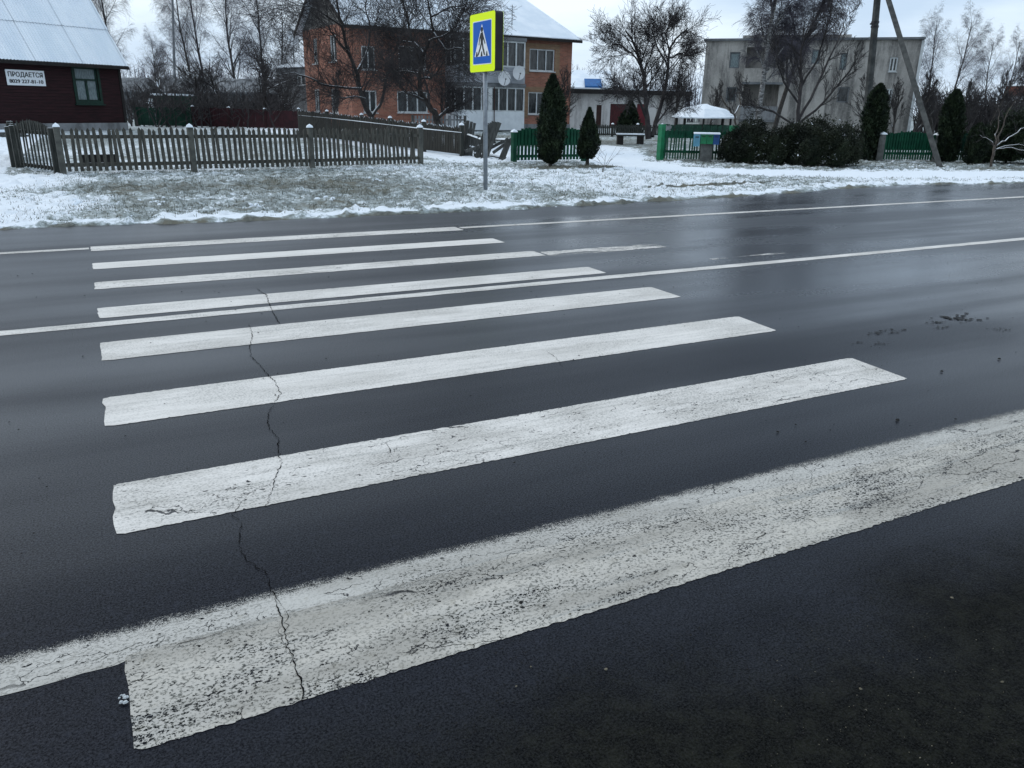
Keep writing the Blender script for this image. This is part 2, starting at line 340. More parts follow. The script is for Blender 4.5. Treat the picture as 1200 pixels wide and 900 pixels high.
def ground_h(x, y):
    s = y - edge(x) + .30 * (fbm(x * 2.2, y * 2.2, 5) - .5)
    up = ss(0, .22, s); h = -.03 + up * .045
    rough = (fbm(x * 4, y * 4) - .45) * .07 + np.maximum(fbm(x * 9 + 3, y * 9, 3) - .56, 0) * .22
    h = h + up * rough * ss(1.6, .9, -track_d(x, y) + 2.2) 
    h = h + .01 * ss(.1, .35, s) * ss(1.0, .5, s)
    back = ss(-2.6, -3.0, y); h = h + back * .09
    return h
def axis(a0, a1, step, lo, hi):
    m = list(np.arange(a0, a1, step)); o = []; d = step; t = a0
    while t > lo: d = min(d * 1.25, 300); t -= d; o.append(t)
    m = o[::-1] + m; d = step; t = m[-1]
    while t < hi: d = min(d * 1.25, 300); t += d; m.append(t)
    return np.array(m)
xs = axis(-4.5, 26, .07, -1500, 1500); ys = axis(10.0, 20.5, .065, -1500, 1500)
XX, YY = np.meshgrid(xs, ys); ZZ = ground_h(XX, YY)
nx, ny = len(xs), len(ys)
me = bpy.data.meshes.new('ground')
co = np.stack([XX, YY, ZZ], -1).reshape(-1, 3).astype(np.float32)
ii = np.arange((ny - 1) * (nx - 1)); r0 = ii // (nx - 1) * nx + ii % (nx - 1)
fq = np.stack([r0, r0 + 1, r0 + nx + 1, r0 + nx], -1)
def np_mesh(me, co, fq):
    k = fq.shape[1]
    me.vertices.add(len(co)); me.vertices.foreach_set('co', co.astype(np.float32).ravel())
    me.loops.add(fq.size); me.loops.foreach_set('vertex_index', fq.astype(np.int32).ravel())
    me.polygons.add(len(fq)); me.polygons.foreach_set('loop_start', np.arange(0, fq.size, k, dtype=np.int32))
    me.update(calc_edges=True); me.validate()
np_mesh(me, co, fq)
at = me.attributes.new('snow', 'FLOAT', 'POINT'); at.data.foreach_set('value', snow_f(XX, YY).ravel().astype(np.float32))
me.materials.append(M['ground']); me.shade_smooth()
gr = bpy.data.objects.new('ground', me); SC.collection.objects.link(gr); struct(gr)

mb = MB(); X = np.concatenate([np.arange(-200, 200, 4.0)]); Yr = [-2.9, 0, 3, 6, 9, 11.6]
mb.add([(x, y, 0) for y in Yr for x in X], [(j * len(X) + i, j * len(X) + i + 1, (j + 1) * len(X) + i + 1, (j + 1) * len(X) + i) for j in range(len(Yr) - 1) for i in range(len(X) - 1)])
struct(mb.build('road', M['asphalt']))

# ---------------------------------------------------------------- road markings
def strip(x0, x1, y0, y1, seed, jit=.004, z=.0019, step=.02, skl=0.0, skr=0.0):
    """thin sheet of road paint with a ragged outline (bottom edge y0, top y1)"""
    rng = np.random.RandomState(seed); n = max(3, int((x1 - x0) / step)); t = np.linspace(0, 1, n)
    def j(a): 
        q = rng.randn(n) * a; q2 = np.convolve(q, [.3, .4, .3], 'same'); w = np.interp(t, np.linspace(0, 1, max(3, n // 40)), rng.randn(max(3, n // 40)) * a * .4); 
        ch = np.where(rng.rand(n) < .02, rng.rand(n) * .010, 0); return q2 + w, ch
    a, ca = j(jit); b, cb = j(jit)
    lo = y0 + a + ca; hi = y1 + b - cb
    cap = np.minimum(1, np.minimum(t * (x1 - x0), (1 - t) * (x1 - x0)) / .03); mid = (y0 + y1) / 2
    lo = mid + (lo - mid) * (.95 + .05 * cap); hi = mid + (hi - mid) * (.95 + .05 * cap)
    xl = x0 + t * (x1 - x0); m = MB(); vs = []
    K = 6
    for k in range(K + 1):
        u = k / K; off = skl * u * (1 - t) + skr * u * t; e = rng.randn() * .004
        for i in range(n): vs.append((xl[i] + off[i] + (e if i == 0 else 0), lo[i] * (1 - u) + hi[i] * u, z))
    m.add(vs, [(k * n + i, k * n + i + 1, (k + 1) * n + i + 1, (k + 1) * n + i) for k in range(K) for i in range(n - 1)])
    return m
ST = [(-.09, 4.02, 1.63, 2.003, .80, 1.15, 'nearest crossing bar, wide and badly chipped, joined to the edge line'),
      (-.09, 3.84, 2.69, 3.105, .22, .55, 'second crossing bar from the camera, speckled with a short split across it'),
      (-.095, 3.92, 3.75, 4.16, .02, .40, 'third crossing bar from the camera, broad and fairly clean'),
      (-.085, 3.97, 4.82, 5.22, .08, .45, 'fourth crossing bar from the camera, just nearer than the centre line'),
      (-.085, 3.96, 5.855, 6.17, -.05, .35, 'crossing bar just beyond the centre line, fifth from the camera'),
      (-.09, 3.90, 6.835, 7.12, .3, .45, 'crossing bar with a ragged worn near edge and a faded smear at its right end'),
      (-.095, 3.88, 7.71, 8.02, -.15, .25, 'clean crossing bar, last but one before the far verge'),
      (-.10, 3.84, 8.71, 8.995, .40, .50, 'farthest crossing bar, greyish and merging with the far edge line')]
for i, (x0, x1, y0, y1, wr, dt, lb) in enumerate(ST):
    m = paint('worn_paint', wr, dt, i + 1, (.72, .69, .65) if i else (.52, .49, .435))
    o = strip(x0, x1, y0, y1, i + 3, .0026 if i else .003, step=(.006 if i < 3 else .02), skr=(.03 if i < 3 else 0)).build('crossing_bar', m)
    tag(o, lb, 'road marking', 'white bars of the zebra crossing')
tag(strip(-60, 60, 1.97, 2.145, 21, .003, z=.0010, step=.02).build('edge_line', paint('edge_paint', .45, .8, 11, (.50, .485, .45), topfade=2.130)), 'thin white edge line along the near side, running on from the chipped nearest bar', 'road marking')
tag(strip(-70, 120, 5.63, 5.75, 22, .004, step=.05).build('centre_line', paint('centre_paint', .2, .5, 12)), 'thin white centre line passing between the crossing bars', 'road marking')
tag(strip(-70, -.115, 8.83, 8.94, 23, .004, step=.05).build('edge_line', paint('far_paint', .35, .6, 13)), 'thin white far edge line left of the zebra crossing', 'road marking')
tag(strip(3.87, 120, 8.84, 8.96, 24, .004, step=.05).build('edge_line', paint('far_paint', .35, .5, 14)), 'thin white far edge line right of the zebra crossing', 'road marking')
tag(strip(3.93, 5.35, 6.80, 7.03, 25, .012).build('paint_smear', paint('smear_paint', 1.6, .5, 15)), 'faded smear of old paint at the right end of the sixth bar', 'road marking')
tag(strip(5.3, 6.3, 6.02, 6.08, 26, .012).build('paint_smear', paint('smear_paint', 2.3, .5, 16)), 'faint scuffed paint line just beyond the centre line', 'road marking')

def crack(pts, wid, seed, label, z=.0034, name='asphalt_crack'):
    rng = random.Random(seed); P = [G(*p).to_2d() for p in pts]; Q = []
    for a, b in zip(P[:-1], P[1:]):
        n = max(2, int((b - a).length / .012)); nv = Vector((-(b - a).y, (b - a).x)).normalized()
        for k in range(n): Q.append(a.lerp(b, k / n) + nv * rng.gauss(0, .0032))
    Q.append(P[-1]); m = MB(); vs = []
    for i, q in enumerate(Q):
        t = (Q[min(i + 1, len(Q) - 1)] - Q[max(0, i - 1)]); t = Vector((-t.y, t.x)).normalized() if t.length > 1e-6 else Vector((1, 0))
        ww = .8 * wid * (.2 + rng.random() * 1.0) * (.55 + .75 * abs(math.sin(i * .13 + seed))) * min(1, (i + .3) / 4, (len(Q) - 1 - i + .3) / 4)
        vs += [(*(q + t * ww), z), (*(q - t * ww), z)]
    m.add(vs, [(2 * i, 2 * i + 1, 2 * i + 3, 2 * i + 2) for i in range(len(Q) - 1)])
    o = m.build(name, M['crack']); struct(o); return o
crack([(357, 825), (352, 800), (345, 780), (338, 755), (330, 725), (322, 700), (318, 690), (312, 672), (290, 658), (279, 640), (284, 612)], .0024, 1, '')
crack([(318, 690), (329, 707), (338, 720), (337, 737), (331, 745)], .0013, 2, '')
crack([(331, 725), (326, 740), (336, 765)], .001, 3, '')
crack([(283, 612), (272, 604), (285, 587)], .0013, 4, '')
crack([(310, 596), (318, 578), (324, 556), (331, 545), (326, 530), (327, 515), (316, 503), (314, 488), (320, 475)], .0022, 5, '')
crack([(320, 475), (329, 462), (322, 447), (311, 437), (305, 428), (296, 420), (292, 408), (296, 395), (292, 380)], .0026, 6, '')
crack([(328, 380), (322, 370), (316, 358), (312, 346), (300, 338)], .004, 7, '')
crack([(450, 519), (456, 526), (461, 536)], .003, 8, '')
crack([(1105, 551), (1118, 557), (1135, 556), (1152, 552), (1166, 545), (1188, 541), (1200, 538)], .002, 9, '')
crack([(862, 634), (885, 632), (897, 626), (912, 625)], .0016, 10, '')
crack([(925, 611), (938, 607), (950, 610), (962, 617)], .0016, 11, '')
crack([(160, 745), (215, 727), (262, 716), (330, 695), (400, 679)], .0011, 12, '')
crack([(185, 762), (240, 748), (300, 728), (360, 712)], .001, 13, '')
crack([(20, 790), (70, 776), (130, 761)], .0010, 14, '')
crack([(980, 452), (1010, 444), (1040, 450)], .002, 15, '')
crack([(640, 412), (652, 420), (660, 432)], .0016, 16, '')

# loose dirt on the road
rng = random.Random(8)
def pebble(m, x, y, r, h=.5):
    n = 6; a0 = rng.random() * 6; vs = []
    el = rng.uniform(.5, 1)
    for k in range(n):
        a = a0 + k * 2 * math.pi / n; q = r * rng.uniform(.7, 1.2); vs.append((x + q * math.cos(a), y + q * el * math.sin(a), .005))
    for k in range(n): vs.append((x + (vs[k][0] - x) * .6, y + (vs[k][1] - y) * .6, .005 + r * h * rng.uniform(.7, 1.1)))
    m.add(vs, [(k, (k + 1) % n, n + (k + 1) % n, n + k) for k in range(n)] + [tuple(range(n, 2 * n))])
m = MB()
for px, py, r in [(408, 681, .005), (453, 724, .004), (431, 718, .003), (608, 709, .007), (636, 712, .006), (565, 678, .003), (660, 705, .004), (1047, 494, .014), (1122, 492, .008), (1118, 373, .06), (1135, 376, .05), (1105, 384, .03), (1102, 378, .04), (1028, 391, .03), (1042, 388, .035), (1050, 390, .02), (1005, 402, .02), (1035, 403, .02), (1168, 386, .02), (1178, 387, .02), (1101, 436, .012), (1172, 421, .012), (910, 508, .008), (930, 499, .006), (942, 519, .006)]:
    q = G(px, py)
    for k in range(1 if r < .02 else 16): pebble(m, q.x + rng.gauss(0, r * (1 if r < .02 else 1.6)), q.y + rng.gauss(0, r * .6), r * (1 if r < .02 else rng.uniform(.1, .45)), .5 if r < .02 else .06)
for i in range(260):
    x = rng.uniform(-.1, 4.5); y = rng.uniform(1.62, 2.05); pebble(m, x, y, rng.uniform(.0008, .0028))
for i in range(420):
    x = rng.uniform(-1, 9); y = rng.uniform(.4, 8); pebble(m, x, y, rng.uniform(.001, .004) * (1 + y / 8))
for i in range(2600):
    q = G(rng.uniform(350, 1215), rng.uniform(640, 905))
    if q.y + .12 * math.sin(q.x * 5) < 1.50: pebble(m, q.x, q.y, rng.uniform(.0008, .0030) * rng.uniform(.5, 1.4), .7)
o = m.build('road_grit', M['mudclod']); tag(o, 'dark grit and mud crumbs scattered over the asphalt and paint', kind='stuff')
m = MB()
for px, py, r in [(1115, 702, 0), (1174, 801, 0), (1008, 809, 0), (1014, 834, 0), (1078, 890, 0), (668, 721, 0), (710, 786, 0), (605, 806, 0), (622, 783, 0)]:
    q = G(px, py); pebble(m, q.x, q.y, rng.uniform(.003, .006), .4)
for i in range(90):
    q = G(rng.uniform(900, 1200), rng.uniform(720, 900)); pebble(m, q.x, q.y, rng.uniform(.0008, .002), .4)
tag(m.build('pale_crumbs', M['leaf']), 'pale gravel crumbs and leaf bits on the dark near verge of the road', kind='stuff')
m = MB()
for k in range(9): pebble(m, G(146, 822).x + rng.gauss(0, .006), G(146, 822).y + rng.gauss(0, .012), rng.uniform(.003, .007), .7)
tag(m.build('paint_chips', M['frame']), 'loose white chips beside the left end of the nearest bar', kind='stuff')

rc_ = random.Random(77); m = MB()
def clod(x, y, r_):
    z = float(ground_h(np.array([x]), np.array([y]))[0]); n = 7; vs = []; a0 = rc_.random() * 6
    for (q, h_) in ((1, -.3), (.95, .15), (.5, .5)):
        for k in range(n): a = a0 + 6.283 * k / n; e = rc_.uniform(.75, 1.2); vs.append((x + q * r_ * e * math.cos(a), y + q * r_ * e * math.sin(a) * .8, z + h_ * r_ * rc_.uniform(.8, 1.2)))
    vs.append((x, y, z + r_ * .6)); m.add(vs, [(j * n + k, j * n + (k + 1) % n, (j + 1) * n + (k + 1) % n, (j + 1) * n + k) for j in (0, 1) for k in range(n)] + [(2 * n + k, 2 * n + (k + 1) % n, 3 * n) for k in range(n)])
for px, py, k in ((180, 238, 14), (600, 216, 6), (440, 213, 7), (300, 243, 6), (90, 240, 5), (660, 222, 5), (20, 165, 4), (620, 236, 6), (380, 236, 6)):
    q = G(px, py)
    for i in range(k): clod(q.x + rc_.gauss(0, .12), q.y + rc_.gauss(0, .15), rc_.uniform(.02, .06))
for i in range(60):
    x = rc_.uniform(-3, 14); clod(x, edge(x) + abs(rc_.gauss(.35, .4)) + .12, rc_.uniform(.01, .035))
tag(m.build('snow_clods', M['snow']), 'small clods of snow lying along the verge', kind='stuff')
# winter grass on the verge
rg = np.random.RandomState(11); n = 150000
gx = rg.uniform(-4.5, 26, n); gy = rg.uniform(10.6, 19.5, n); sf = snow_f(gx, gy); tuft = fbm(gx * 3.2, gy * 3.2)
keep = (sf + .35 * (rg.rand(n) - .5) < .66) & (tuft + .25 * rg.rand(n) > .56) & (gy > edge(gx) + .35); gx, gy, tuft = gx[keep], gy[keep], tuft[keep]; n = len(gx)
gz = ground_h(gx, gy); hh = rg.uniform(.015, .05, n); an = rg.uniform(0, 6.28, n); lx = rg.randn(n) * .02; ly = rg.randn(n) * .02
wd = .0045
v0 = np.stack([gx - wd * np.cos(an), gy - wd * np.sin(an), gz - .005], -1); v1 = np.stack([gx + wd * np.cos(an), gy + wd * np.sin(an), gz - .005], -1); v2 = np.stack([gx + lx, gy + ly, gz + hh], -1)
me = bpy.data.meshes.new('verge_grass'); np_mesh(me, np.stack([v0, v1, v2], 1).reshape(-1, 3), np.arange(3 * n).reshape(-1, 3)); me.materials.append(M['blade'])
o = bpy.data.objects.new('verge_grass', me); SC.collection.objects.link(o); tag(o, 'short dull winter grass poking through the thin snow of the verge', kind='stuff')

# ---------------------------------------------------------------- buildings
def wall_with_openings(L_, H_, ops, depth=.14, y=0.0, z0=0.0, mbx=None):
    """front face in local xz at y, openings cut right through with reveals going back"""
    m = mbx or MB(); X_ = sorted({0, L_} | {o[0] for o in ops} | {o[1] for o in ops}); Z_ = sorted({z0, H_} | {o[2] for o in ops} | {o[3] for o in ops})
    for a, b in zip(X_[:-1], X_[1:]):
        for c, d in zip(Z_[:-1], Z_[1:]):
            mx_, mz_ = (a + b) / 2, (c + d) / 2
            if any(o[0] < mx_ < o[1] and o[2] < mz_ < o[3] for o in ops): continue
            m.add([(a, y, c), (b, y, c), (b, y, d), (a, y, d)], [(0, 1, 2, 3)])
    for a, b, c, d in ops:
        for q in ([(a, c), (b, c)], [(b, c), (b, d)], [(b, d), (a, d)], [(a, d), (a, c)]):
            (x1, z1), (x2, z2) = q; m.add([(x1, y, z1), (x2, y, z2), (x2, y + depth, z2), (x1, y + depth, z1)], [(3, 2, 1, 0)])
    return m
def window(par, a, b, c, d, y=.08, cols=2, fm='frame', pm='glass', transom=None, fw=.07, sill=True):
    """a window in an opening of local xz rectangle a..b, c..d: frame with its pane and sill"""
    f = MB()
    f.bb(a, a + fw, y - .03, y + .03, c, d); f.bb(b - fw, b, y - .03, y + .03, c, d)
    f.bb(a + fw, b - fw, y - .03, y + .03, c, c + fw); f.bb(a + fw, b - fw, y - .03, y + .03, d - fw, d)
    for k in range(1, cols):
        x = a + (b - a) * k / cols; f.bb(x - fw / 2, x + fw / 2, y - .035, y + .025, c + fw, d - fw)
    if transom: f.bb(a + fw, b - fw, y - .032, y + .028, transom - fw / 2, transom + fw / 2)
    o = f.build('window', M[fm], par)
    p = MB().bb(a + .01, b - .01, y + .032, y + .045, c + .01, d - .01); p.build('pane', M[pm], o)
    if sill: MB().bb(a - .05, b + .05, -.10, .05, c - .05, c - .003).build('sill', M['frame' if fm == 'frame' else fm], o)
    return o
def frame_between(A, B):                      # origin and rotation of a local frame whose x runs from A to B
    d = (B - A).to_2d(); return (A.x, A.y, 0), math.atan2(d.y, d.x), d.length
def loc_x(A, B, px):                          # local x on the line A-B seen at picture column px
    q = ray(px, 130).to_2d(); d = (B - A).to_2d(); n = d.normalized()
    # CAM + t q = A + s n
    det = q.x * -n.y + n.x * q.y; a = A.to_2d()
    s = (q.x * a.y - q.y * a.x) / (n.x * q.y - n.y * q.x) if abs(n.x * q.y - n.y * q.x) > 1e-9 else 0
    p = a + n * s; return s, (Vector((p.x, p.y, 0)) - CAM).dot(Vector((cf_.x, cf_.y, cf_.z))) 
def zz(A, B, px, py):                         # height on the vertical plane A-B at picture point
    q = ray(px, py); s, _ = loc_x_exact(A, B, px, py); p = A.to_2d() + (B - A).to_2d().normalized() * s
    t = (p - CAM.to_2d()).length / q.to_2d().length; return CAM.z + q.z * t
def loc_x_exact(A, B, px, py):
    q = ray(px, py).to_2d(); n = (B - A).to_2d().normalized(); a = A.to_2d()
    s = (q.x * a.y - q.y * a.x) / (n.x * q.y - n.y * q.x); s = -s if (a + n * s).dot(q) < 0 else s
    # solve a + n s = t q
    D = n.x * -q.y + q.x * n.y; s = (-a.x * -q.y - q.x * a.y) / D; return s, None
def XZ(A, B, px, py): return loc_x_exact(A, B, px, py)[0], zz(A, B, px, py)

# maroon wooden house on the left
B_ = PD(149, 40.5); A0 = PD(0, 35.3); A = A0 + (A0 - B_) * .9
loc, rz, Lh = frame_between(A, B_)
ho = thing('wooden_house', 'maroon plank house with a green window and a snow-dusted corrugated roof', 'house', loc, rz)
EH = 3.5
x0, z1 = XZ(A, B_, 82, 75); x1, z0 = XZ(A, B_, 121, 122)
m = wall_with_openings(Lh, EH, [(x0 + .12, x1 - .12, z0 + .12, z1 - .12)], .12)
m.add([(Lh, 0, 0), (Lh, 6.4, 0), (Lh, 6.4, EH), (Lh, 3.2, EH + 4.6), (Lh, 0, EH)], [(0, 1, 2, 3, 4)])
m.add([(0, 0, 0), (0, 6.4, 0), (0, 6.4, EH), (0, 3.2, EH + 4.6), (0, 0, EH)], [(4, 3, 2, 1, 0)])
m.add([(0, 6.4, 0), (Lh, 6.4, 0), (Lh, 6.4, EH), (0, 6.4, EH)], [(3, 2, 1, 0)])
m.build('wall', M['maroon'], ho)
MB().bb(-.05, Lh + .05, -.06, .06, -.02, .38).build('plinth', M['annex'], ho)
MB().bb(Lh - .08, Lh + .05, -.04, .1, .385, EH - .01).build('corner_board', M['darkwood'], ho)
wv = MB()
for q in ((x0, x0 + .12), (x1 - .12, x1)): wv.bb(q[0], q[1], -.04, .0, z0, z1)
wv.bb(x0 + .12, x1 - .12, -.04, 0, z1 - .14, z1); wv.bb(x0 + .12, x1 - .12, -.04, 0, z0, z0 + .14); wv.bb(x0 - .06, x1 + .06, -.12, 0.0, z0 - .06, z0 - .003)
cs = wv.build('window_casing', M['greenframe'], ho)
window(cs, x0 + .13, x1 - .13, z0 + .13, z1 - .13, .06, 2, 'greenframe', 'curtain', z0 + (z1 - z0) * .66, .055, False) if False else None
wo = MB(); a, b, c, d = x0 + .13, x1 - .13, z0 + .13, z1 - .13; tz = c + (d - c) * .64; mxx = (a + b) / 2
wo.bb(a, a + .06, .03, .09, c, d); wo.bb(b - .06, b, .03, .09, c, d); wo.bb(a + .06, b - .06, .03, .09, c, c + .06); wo.bb(a + .06, b - .06, .03, .09, d - .06, d); wo.bb(a + .06, b - .06, .03, .09, tz - .04, tz + .04); wo.bb(mxx - .05, mxx + .05, .032, .088, c + .06, tz - .04)
wo = wo.build('window', M['greenframe'], ho)
MB().bb(a, mxx, .093, .1, c, tz).build('pane', M['curtain'], wo); MB().bb(mxx + .002, b, .093, .1, c, tz).build('pane', M['curtain'], wo); MB().bb(a, b, .093, .1, tz + .002, d).build('pane', M['curtain'], wo)
# corrugated sheets
rm = MB(); em = MB(); slope = Vector((0, 3.2, 4.6)).normalized(); nrm = Vector((0, -4.6, 3.2)).normalized(); total = math.hypot(3.2, 4.6) + .75; rows = 3; st = .028; n = int((Lh + .6) / st)
for side in (1, -1):
    for rr in range(rows):
        t0 = -.6 + rr * (total / rows) - (.06 if rr else 0); t1 = -.6 + (rr + 1) * (total / rows)
        vs = []
        for u, lift in ((t0, .045), (t1, .015)):
            for i in range(n + 1):
                x = -.3 + i * st; sh = (int((x + .5 * (rr % 2) * 0) / 1.13)); hh_ = math.sin(x / .15 * 2 * math.pi) * .022 + (sh % 2) * .012
                p = Vector((x, 0, EH)) + slope * u + nrm * (hh_ + lift + .02)
                if side < 0: p.y = 6.4 - p.y
                vs.append(p)
        n1 = n + 1
        rm.add(vs, [(i, i + 1, n1 + i + 1, n1 + i) if side > 0 else (n1 + i, n1 + i + 1, i + 1, i) for i in range(n)])
        # thin bare joints where the sheets overlap
        if side > 0:
            if rr: em.add([(q.x, q.y - .004, q.z - .012) for q in (Vector(v) for v in vs[:n1])] + [tuple(Vector(v) + nrm * .004 - slope * .012) for v in vs[:n1]], [(i, i + 1, n1 + i + 1, n1 + i) for i in range(n)])
            x = -.3
            while x < Lh + .3:
                c_ = Vector((x + .0, 0, EH)) + nrm * .075
                em.add([c_ + slope * t0 - Vector((.008, 0, 0)), c_ + slope * t0 + Vector((.008, 0, 0)), c_ + slope * t1 + Vector((.008, 0, 0)) - nrm * .02, c_ + slope * t1 - Vector((.008, 0, 0)) - nrm * .02], [(0, 1, 2, 3)]); x += 1.13
rf = rm.build('roof', M['slate'], ho); em.build('sheet_joint', M['slateedge'], rf)
MB().add([(-.28, -.42, EH - .62), (Lh + .28, -.42, EH - .62), (Lh + .28, -.42, EH - .50), (-.28, -.42, EH - .50), (-.28, 0, EH - .06), (Lh + .28, 0, EH - .06), (Lh + .28, 0, EH - .1), (-.28, 0, EH - .1)], [(0, 1, 2, 3), (3, 2, 5, 4), (0, 7, 6, 1)]).build('eaves_board', M['darkwood'], ho)
MB().box((Lh + .27, 1.4, EH + 1.4 * 4.6 / 3.2 - .1), (.04, total - .3, .16), 0, 0, math.atan2(4.6, 3.2)).build('verge_board', M['darkwood'], ho)

def text_mesh(txt, size, name, mat, parent, xf, offs=.0):
    cu = bpy.data.curves.new('t', 'FONT'); cu.body = txt; cu.size = size; cu.align_x = 'CENTER'; cu.align_y = 'CENTER'; cu.offset = offs; cu.extrude = .004
    ob = bpy.data.objects.new('t', cu); SC.collection.objects.link(ob); bpy.context.view_layer.update()
    me = bpy.data.meshes.new_from_object(ob.evaluated_get(bpy.context.evaluated_depsgraph_get())); bpy.data.objects.remove(ob)
    me.name = name; v0 = [v.co.copy() for v in me.vertices]; f0 = [tuple(p.vertices) for p in me.polygons]; mm_ = MB()
    for k_, (ox, oy) in enumerate(((-.008, 0), (.008, 0), (0, .006))): mm_.add([(v.x + ox * (1 if size > .2 else .6), v.y + oy, v.z + .003 * k_) for v in v0], f0)
    me = bpy.data.meshes.new(name); me.from_pydata(mm_.v, [], mm_.f); xs_ = [v.co.x for v in me.vertices]; w_ = max(xs_) - min(xs_)
    me.transform(xf(w_)); me.materials.clear(); me.materials.append(mat)
    o = bpy.data.objects.new(name, me); SC.collection.objects.link(o); o.parent = parent; return o
sx0, sz1 = XZ(A, B_, 5, 81); sx1, sz0 = XZ(A, B_, 53.5, 101)
RM = Matrix.Rotation(rz, 4, 'Z') 
sg = thing('for_sale_board', 'white board with black lettering screwed to the maroon plank wall', 'sign', Vector(loc) + RM @ Vector(((sx0 + sx1) / 2, -.035, sz0)), rz)
sw, sh = sx1 - sx0, sz1 - sz0
MB().bb(-sw / 2, sw / 2, -.01, .012, 0, sh).build('board', M['white'], sg)
def xf_line(zc, wid, hsc=1.0):
    return lambda w_: Matrix.Translation((0, -.014, zc)) @ Matrix.Rotation(math.pi / 2, 4, 'X') @ Matrix.Diagonal((wid / w_, hsc, .3, 1))
text_mesh('ПРОДАЕТСЯ', sh * .42, 'lettering', M['black'], sg, xf_line(sh * .68, sw * .90), 0)
text_mesh('8029 227-81-10', sh * .32, 'lettering', M['black'], sg, xf_line(sh * .25, sw * .88), 0)

# two storey brick house
A = PD(414, 44.8); B_ = PD(667, 52.0); loc, rz, Lh = frame_between(A, B_)
ho = thing('brick_house', 'two-storey orange brick house with white glazed balconies and a snowy roof', 'house', loc, rz)
EH = zz(A, B_, 640, 41); DW = 8.2; RH = EH + 2.5; HIP = 1.4
def X_(px, py=100): return XZ(A, B_, px, py)[0]
def Z_(px, py): return XZ(A, B_, px, py)[1]
W = []
W.append((X_(620), X_(649), Z_(635, 83.5), Z_(635, 57.5), 3)); W.append((X_(619.5), X_(640), Z_(630, 134), Z_(630, 108), 2))
W.append((X_(465), X_(501), Z_(482, 132), Z_(482, 107), 3)); W.append((X_(468), X_(500), Z_(482, 81), Z_(482, 54), 2))
W.append((X_(425), X_(441), Z_(433, 132), Z_(433, 106), 2)); W.append((X_(425), X_(441), Z_(433, 82), Z_(433, 54), 2))
bx0, bx1 = X_(522), X_(603.5)
ops = [w_[:4] for w_ in W]
m = wall_with_openings(Lh, EH, ops)
m.add([(Lh, 0, 0), (Lh, DW, 0), (Lh, DW, EH), (Lh, 0, EH)], [(0, 1, 2, 3)]); m.add([(0, DW, 0), (Lh, DW, 0), (Lh, DW, EH), (0, DW, EH)], [(3, 2, 1, 0)])
gops = [(1.9, 2.7, 3.75, 5.15), (5.0, 6.1, 3.75, 5.15), (4.7, 5.9, .95, 2.3), (1.6, 2.6, .95, 2.3)]
g2 = wall_with_openings(DW, EH, gops)          # the gable end, turned to face left
m.add([(-0 + v[1], DW - v[0], v[2]) for v in g2.v], g2.f)
m.build('wall', M['brick'], ho)
MB().bb(-.03, Lh + .03, -.03, .0, 0.0, .45).build('plinth', M['annex'], ho)
MB().add([(0, 0, EH), (0, DW, EH), (0, DW / 2, RH)], [(2, 1, 0)]).build('gable', M['gable'], ho)
rfm = MB(); th = .12; ov = .45
sl = (RH - EH) / (DW / 2)
for s_ in (1, -1):
    y0_, y1_ = (-ov, DW / 2) if s_ > 0 else (DW + ov, DW / 2); zA, zB = EH - ov * sl, RH
    rfm.add([(-.4, y0_, zA), (Lh + .4, y0_, zA), (Lh - HIP, y1_, zB), (-.4, y1_, zB), (-.4, y0_, zA + th), (Lh + .4, y0_, zA + th), (Lh - HIP, y1_, zB + th), (-.4, y1_, zB + th)], [(0, 1, 5, 4), (4, 5, 6, 7), (3, 2, 1, 0), (1, 2, 6, 5), (0, 4, 7, 3)])
zA = EH - ov * sl; rfm.add([(Lh + .4, -ov, zA), (Lh + .4, DW + ov, zA), (Lh + .4, DW + ov, zA + th), (Lh + .4, -ov, zA + th), (Lh - HIP, DW / 2, RH + th)], [(3, 2, 4), (0, 1, 2, 3)])
rf = rfm.build('roof', M['snowroof'], ho)
MB().bb(Lh * .3, Lh * .3 + .5, DW / 2 - .25, DW / 2 + .25, RH - .2, RH + .9).build('chimney', M['brick'], rf)
MB().bb(-.42, Lh + .42, -ov - .05, -ov - .004, EH - ov * sl - .1, EH - ov * sl + .06).build('gutter', M['darkwood'], ho)
MB().bb(-.02, Lh + .02, -.45, -.004, EH - .30, EH - .2).build('eaves_soffit', M['darkwood'], ho)
vb = MB()
for s_ in (1, -1):
    vb.box((-.43, DW / 2 - s_ * (DW / 4 + ov / 2), (EH - ov * sl + RH) / 2 + .02), (.05, math.hypot(DW / 2 + ov, (DW / 2 + ov) * sl), .2), 0, 0, s_ * math.atan(sl))
vb.build('verge_board', M['darkwood'], ho)
for (a, b, c, d, k) in W:
    window(ho, a, b, c, d, .08, k)
yb = MB()
for (a, b, c, d, k) in W[:2]:
    yb.bb(a - .38, a - .02, -.02, -.002, c - .2, d + .3); yb.bb(b + .02, b + .38, -.02, -.002, c - .2, d + .3); yb.bb(a - .02, b + .02, -.02, -.002, d + .01, d + .3)
yb.bb(bx1 + .05, bx1 + .4, -.02, -.002, .46, EH - .31)
yb.build('brick_trim', M['ybrick'], ho)
def gable_part(mbx): mbx.v = [(v[1], DW - v[0], v[2]) for v in mbx.v]; return mbx
for (a, b, c, d) in gops:
    f = MB(); fw = .08
    f.bb(a, a + fw, .05, .11, c, d); f.bb(b - fw, b, .05, .11, c, d); f.bb(a + fw, b - fw, .05, .11, c, c + fw); f.bb(a + fw, b - fw, .05, .11, d - fw, d); f.bb((a + b) / 2 - .04, (a + b) / 2 + .04, .05, .1, c + fw, d - fw)
    o = gable_part(f).build('window', M['frame'], ho); gable_part(MB().bb(a, b, .115, .125, c, d)).build('pane', M['glass'], o); gable_part(MB().bb(a - .06, b + .06, -.12, .04, c - .07, c - .003)).build('sill', M['frame'], o)
